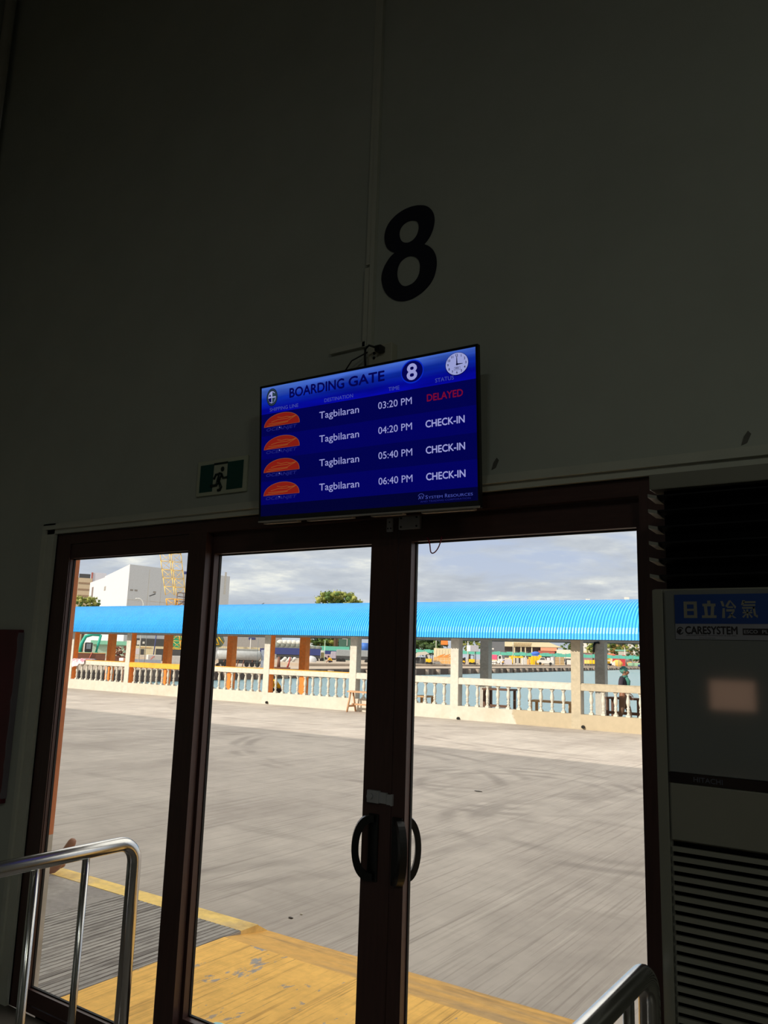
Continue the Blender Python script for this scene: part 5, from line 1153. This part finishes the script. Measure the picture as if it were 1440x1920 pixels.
F.p(MB(WHT).prism([(-15, 3), (-15, 8), (-11, 9), (-8, 14), (0, 14), (2, 9), (16, 9), (16, 3)], lambda u, v, d: Vector((u, d, v)), -4, 4), 'body'); F.p(MB(m_('dark_window', (80, 84, 88), .2)).prism([(-10, 9.5), (-7.5, 13), (-1, 13), (0, 9.5)], lambda u, v, d: Vector((u, d, v)), -4.3, -4), 'window'); wheels(F, (-9, 10), 2.6, -4); F.p(MB(m_('lilac_white_box', ())).box((3, -3, 9), (9, 3, 14)).box((10, -3, 9), (15, 3, 15)), 'parcels')
for px, lb in ((1045, 'left stack of slatted wooden crates beside the pickup'), (1054, 'right stack of slatted wooden crates before the white trailer')):
    F = FR('wooden_crate_stack', lb, 'crates', px, 1247, 'slatted crate stacks on the quay'); bb = MB(m_('crate_wood', (186, 158, 118)))
    for k in range(5): bb.box((-4, -3, k * 3), (4, 3, k * 3 + 2.4))
    F.p(bb, 'slats'); bb = MB(m_('crate_shadow_gap', (110, 90, 66)))
    for k in range(5): bb.box((-3.7, -2.7, k * 3 + 2.4), (3.7, 2.7, k * 3 + 3))  # gaps between the slats filled with a darker wood colour as painted shade
    F.p(bb, 'shadow_gap_infill')
F = FR('white_trailer', 'cream white box trailer left of the right front column', 'trailer', 1062, 1246, back=9); F.p(MB(m_('trailer_white', (214, 208, 190))).box((-18, -4, 12), (20, 4, 28)), 'box'); F.p(MB(DGR).box((-4, -4, 6), (20, 4, 12)), 'chassis'); wheels(F, (0, 8, 16), 3, -4)
for k in range(4):
    F = FR('yellow_drum', ['first', 'second', 'third', 'fourth'][k] + ' yellow bin from the left between the two right columns', 'bin', 1098 + k * 5, 1243, 'yellow bins between the right columns'); F.p(MB(YLW if k > 1 else m_('pale_yellow', (236, 206, 110))).box((-2.2, -2, 3), (2.2, 2, 10), bev=.3), 'bin'); F.p(MB(DGR).box((-2.2, -2, 0), (2.2, 2, 3)), 'skid')
F = FR('red_container', 'red ribbed shipping container at the right edge', 'container', 1160, 1244, back=6); bb = MB(RED); bb.box((-11, -3, 0), (12, 6, 20))
for k in range(9): bb.box((-10.5 + k * 2.5, -3.5, 1), (-9.3 + k * 2.5, -3, 19))
F.p(bb, 'box')
F = FR('tan_tarp_heap', 'tan tarpaulin heap in front of the red container', 'tarp', 1158, 1247); bb = MB(m_('tan_tarp', (220, 178, 96), .9)); bb.ball((0, 0, 4), (9, 4, 7), 14, 9, .08); F.p(bb, 'sheet')
F = FR('grey_tank', 'dark grey tank behind the red container', 'tank', 1179, 1245, back=8); F.p(MB(m_('dark_tank', (112, 110, 108), .5)).tube([(-6, 0, 11), (-5, 0, 11), (6, 0, 9), (7, 0, 9)], [4, 8, 7, 3], 14), 'tank'); F.p(MB(DGR).box((-6, -3, 0), (6, 3, 4)), 'cradle')
F = FR('white_machine', 'white and grey cab at the far right behind the green barge', 'machine', 1188, 1245, back=2); F.p(MB(WHT).box((-6, -3, 8), (4, 3, 20), Matrix.Rotation(.2, 4, 'Y'), .6), 'cab'); F.p(MB(BLK2).box((-1, -3.4, 13), (2, -3, 17)), 'window'); F.p(MB(m_('mauve_base', (176, 150, 140))).box((-8, -3, 0), (10, 3, 8)), 'base')
F = FR('green_barge', 'pale green flat barge at the far right of the quay', 'barge', 1194, 1250); F.p(MB(m_('barge_green', (140, 180, 150))).box((-16, -3, 0), (24, 3, 6), bev=.8), 'hull'); F.p(MB(DBL).box((2, -3.4, 0), (24, -3, 3)), 'blue_stripe')
F = FR('yellow_post', 'bright yellow bollard post at the right edge of the door glass', 'post', 1201, 1249); F.p(MB(m_('acid_yellow', (236, 240, 30))).box((-1, -1, 0), (1.4, 1, 10)), 'post')
F = FR('yellow_loader', 'small yellow loader between the rear column and the red container', 'loader', 1141, 1247); F.p(MB(YLW).box((-5, -3, 3), (3, 3, 8), bev=.6), 'body'); F.p(MB(DBL).box((-1, -3, 1), (6, 3, 4)), 'base'); wheels(F, (-3, 3), 2, -3); F.p(MB(YLW).box((-2, -3, 11), (4, 3, 16)), 'cab')
F = FR('low_house', 'low house with salmon roof behind the rear column at right', 'building', 1140, 1243, back=40); F.p(MB(CRM).box((-14, 4, 0), (16, 14, 18)), 'wall'); F.p(MB(m_('salmon_roof', (206, 130, 96))).prism([(-16, 18), (18, 18), (10, 22), (-10, 22)], lambda u, v, d: Vector((u, d, v)), 2, 16), 'roof')
F = FR('white_roofed_house', 'white hip roofed house between the two right columns', 'building', 1106, 1242, back=60); F.p(MB(m_('plum_wall', (150, 120, 126))).box((-14, 4, 0), (14, 14, 22)), 'wall'); F.p(MB(CRM).prism([(-16, 22), (16, 22), (10, 26), (-10, 26)], lambda u, v, d: Vector((u, d, v)), 2, 16), 'roof'); F.p(MB(m_('tan_gable', (206, 184, 150))).prism([(-6, 26), (2, 26), (-2, 33)], lambda u, v, d: Vector((u, d, v)), 2, 12), 'gable')
F = FR('grey_house', 'grey house with a teal roof edge behind the red container', 'building', 1168, 1242, back=70); F.p(MB(m_('stone_grey_wall', (176, 168, 160))).box((-8, 6, 0), (10, 14, 26)), 'wall'); F.p(MB(m_('teal_roof_edge', (110, 160, 140))).box((-14, 5, 26), (10, 15, 29)), 'roof')
for px, lb in ((785, None), (817, 'thin white lamp post behind the white container'), (877, 'thin pale lamp post beside the lifted box'), (962, 'thin grey post before the dark building'), (1172, 'thin pale post above the red container')):
    if lb is None: continue
    F = FR('lamp_post', lb, 'post', px, 1243); F.p(MB(m_('pole_white', (226, 220, 206))).tube([(0, 0, 0), (0, 0, 50 if px < 1000 else 34)], 0.55, 6), 'shaft')
wk = at_d(871, 1245, edge_dist(871) + 16); wk.z = APRON; ks = ((wk - EYE).dot(RF) / F_PX) * 9 / 0.95
figure('worker in a yellow shirt crouching at the quay edge left of the forklift', wk, math.radians(60), crouch(), mat('yellow_shirt', ()), mat('dark_trousers', ()), sc_=ks)
wk = at_d(941, 1245, edge_dist(941) + 16); wk.z = APRON; ks = ((wk - EYE).dot(RF) / F_PX) * 9 / 0.95
figure('worker in an ochre shirt crouching before the white crate', wk, math.radians(-60), crouch(), mat('ochre_shirt', (210, 160, 60), .9), mat('dark_trousers', ()), sc_=ks)

# --- distant buildings and cranes above the blue roof
def foot_pt(px, dist): q = at_d(px, 1240, dist); return Vector((q.x, q.y, 0))
def top_z(px, py, dist): return at_d(px, py, dist).z
c0 = foot_pt(228, 152); cl = foot_pt(182, 182); cr = foot_pt(421, 166); ce = cl + cr - c0; zt = top_z(228, 1057, 152)
t = thing('white_building', 'big white windowless building above the blue roof at left', 'building', (c0.x, c0.y, QUAY))
WB = m_('white_render', (203, 205, 210), 0.8, var=.05); b = MB(WB); slab(b, (c0, cr, ce, cl), QUAY, zt); part(b, 'main_block', t)
cl2 = foot_pt(155, 200); zl = top_z(182, 1080, 182); ce2 = cl2 + (ce - cl)
b = MB(WB); slab(b, (cl, ce, ce2, cl2), QUAY, zl - 0.2); part(b, 'low_wing', t)
VG = m_('vent_grey', (150, 144, 138)); nrm_l = Vector((c0.y - cl.y, -(c0.x - cl.x), 0)).normalized(); nrm_l = -nrm_l if nrm_l.dot(EYE - c0) < 0 else nrm_l
def vent(a, c, f, z0, w, h, nm_='vent', mt=VG):
    d = (c - a).normalized(); q = a + (c - a) * f; nn = Vector((-d.y, d.x, 0)); nn = -nn if nn.dot(EYE - q) < 0 else nn
    bb = MB(mt); p0 = q + nn * 0.03; p1 = p0 + d * w; bb.hexa([Vector((v.x, v.y, z)) for z in (z0, z0 + h) for v in (q, q + d * w, p1, p0)]); part(bb, nm_, t)
zz_ = lambda px, py, d: top_z(px, py, d)
vent(cl, c0, 0.02, zz_(176, 1109, 185), 2.2, 0.9); vent(cl2, cl, 0.18, zz_(161, 1120, 196), 2.0, 2.4, 'slit_window', m_('slit_dark', (120, 104, 98)))
for f in (0.02, 0.06, 0.23): vent(c0, cr, f, zz_(236, 1107, 152), 0.6, 0.3)
for f in (0.18, 0.30): vent(c0, cr, f, QUAY, 0.10, zt - QUAY - 0.5, 'wall_joint', m_('joint_grey', (206, 202, 196)))
vent(c0, cr, 0.0, zz_(236, 1124, 152), 16, 0.12, 'ledge', m_('joint_grey', ()))
vent(c0, cr, 0.94, zz_(416, 1114, 165), 0.5, 4.5, 'stair_window', m_('stair_grey', (200, 196, 190)))
F = Far('lilac_building', 'pale lilac flat topped building behind the white one', 'building', 170, 1236, dist=230, z=QUAY); hh = (1236 - 1073); k0 = (EYE.z - QUAY) / F.s
F.p(MB(m_('lilac_wall', (206, 206, 218))).box((-10, 0, 0), (14, 20, HZ(170) - 1073 + k0)), 'wall'); F.p(MB(m_('red_corner', (176, 100, 90))).box((-13, -1, 100), (-10, 4, HZ(170) - 1073 + k0)), 'red_corner')
F = Far('tan_building', 'tan concrete building at the far left edge of the glass', 'building', 146, 1236, dist=215, z=QUAY); k0 = (EYE.z - QUAY) / F.s
F.p(MB(m_('tan_concrete', (196, 176, 148))).box((-14, 0, 0), (12, 18, HZ(146) - 1083 + k0)), 'wall'); F.p(MB(DGR).box((-12, 2, HZ(146) - 1083 + k0), (8, 16, HZ(146) - 1075 + k0)), 'dark_penthouse')
bb = MB(m_('tan_shade', (150, 124, 100)))
for zz in (96, 108, 120): bb.box((-12, -0.5, zz + k0 - 4), (10, 0, zz + k0 - 1))
F.p(bb, 'window_band')
# lattice crane boom
F = Far('lattice_crane', 'yellow lattice crane boom rising above the blue roof', 'crane', 322, 1240, dist=96, z=QUAY); k0 = (EYE.z - QUAY) / F.s; H0 = HZ(322) + k0   # row -> height
CY = m_('crane_yellow', (240, 202, 112)); CO = m_('crane_orange_yellow', (232, 172, 70))
def P_(px, py, y=0): return Vector((px - 322, y, H0 - py))
def chords(py):   # left, middle, right chord columns at an image row; 1138 is the roof line
    u = (1138 - py) / 100
    return (P_(306 - 21 * u, py, 0), P_(322 - 19.5 * u, py, -10), P_(342.5 - 18.5 * u, py, 0), P_(326 - 20 * u, py, 14))
def lattice(mb, y0, y1, stp, r):
    ys = [y0 - k * stp for k in range(int((y0 - y1) / stp) + 1)]
    for k in range(len(ys) - 1):
        a, c = chords(ys[k]), chords(ys[k + 1])
        for i in range(4):
            mb.bar(a[i], c[i], r, 5); j = (i + 1) % 4
            mb.bar(c[i], c[j], r * 0.6, 4); mb.bar(a[i] if k % 2 else a[j], c[j] if k % 2 else c[i], r * 0.55, 4)
F.p((lambda m: (lattice(m, 1116, 900, 16, 0.85), m)[1])(MB(CY)), 'boom')
F.p((lambda m: (lattice(m, 1240, 1112, 13, 1.1), m)[1])(MB(CO)), 'boom_foot')
bb = MB(m_('dark_brace', (96, 78, 84)))
for a, c in (((323, 1111), (341, 1111)), ((323, 1127), (343, 1127)), ((323, 1111), (322, 1140)), ((334, 1111), (336, 1140)), ((341, 1111), (344, 1140)), ((324, 1118), (342, 1119)), ((323, 1136), (336, 1127)), ((336, 1127), (344, 1137))): bb.bar(P_(*a, -6), P_(*c, -6), 0.75, 5)
F.p(bb, 'backstop_frame')
F.p(MB(DGR).box((-30, -20, 0), (34, 20, 22)), 'carrier')
F = Far('blue_crane_jib', 'purple blue crane jib end behind the lattice boom', 'crane', 345, 1240, dist=140, z=QUAY); k0 = (EYE.z - QUAY) / F.s; H1 = HZ(345) + k0
F.p(MB(DBL).box((-12, -2, H1 - 1076), (44, 2, H1 - 1071)), 'jib'); F.p(MB(GRY).tube([(30, 0, 0), (30, 0, H1 - 1074)], 2.2, 8), 'mast')
# street lamp and floodlight
F = Far('street_lamp', 'white curved arm street lamp above the blue roof', 'lamp', 260, 1240, dist=60, z=QUAY); H2 = HZ(260) + (EYE.z - QUAY) / F.s
F.p(MB(WHT).tube([(0, 0, 0), (0, 0, H2 - 1136)] + [(-10 + 10 * math.cos(a * PI / 16), 0, H2 - 1134 + 12 * math.sin(a * PI / 16)) for a in range(0, 9)], 1.0, 8), 'pole'); F.p(MB(WHT).ball((-12, 0, H2 - 1122.5), (4, 1.5, 1.2), 12, 8), 'lamp_head')
F = Far('floodlight', 'dark tilted floodlight on a thin pole above the blue roof', 'lamp', 272, 1240, dist=60, z=QUAY); H2 = HZ(272) + (EYE.z - QUAY) / F.s
F.p(MB(GRY).tube([(-1, 0, 0), (-1, 0, H2 - 1118)], 0.5, 6), 'pole'); F.p(MB(DGR).bar((-2, 0, H2 - 1117), (9, 0, H2 - 1112), 1.1, 6), 'lamp_head')
F = Far('rod_antenna', 'short dark rod poking above the blue roof left of the tree', 'antenna', 482, 1240, dist=60, z=QUAY); H2 = HZ(482) + (EYE.z - QUAY) / F.s
F.p(MB(GRY).tube([(0, 0, 0), (0, 0, H2 - 1134)], 0.4, 6), 'pole'); F.p(MB(DGR).bar((0, 0, H2 - 1134), (7, 0, H2 - 1130), 0.6, 5), 'arm')
F = Far('roof_terrace_building', 'far building whose white rooftop boxes show above the blue roof at right', 'building', 1150, 1243, dist=420, z=QUAY); H3 = HZ(1150) + (EYE.z - QUAY) / F.s
F.p(MB(WHT).box((-60, 0, 0), (70, 40, H3 - 1131.5)), 'block'); F.p(MB(WHT).box((-49, 0, H3 - 1132), (-41, 8, H3 - 1123)), 'roof_box'); F.p(MB(WHT).box((22, 0, H3 - 1131), (31, 8, H3 - 1119)), 'roof_box')
bb = MB(GRY)
for k in range(16): bb.bar((-15 + k * 4.4, 0, H3 - 1132), (-15 + k * 4.4, 0, H3 - 1127.5), 0.35, 4)
bb.bar((-15, 0, H3 - 1127.5), (52, 0, H3 - 1127.5), 0.3, 4); F.p(bb, 'roof_railing')
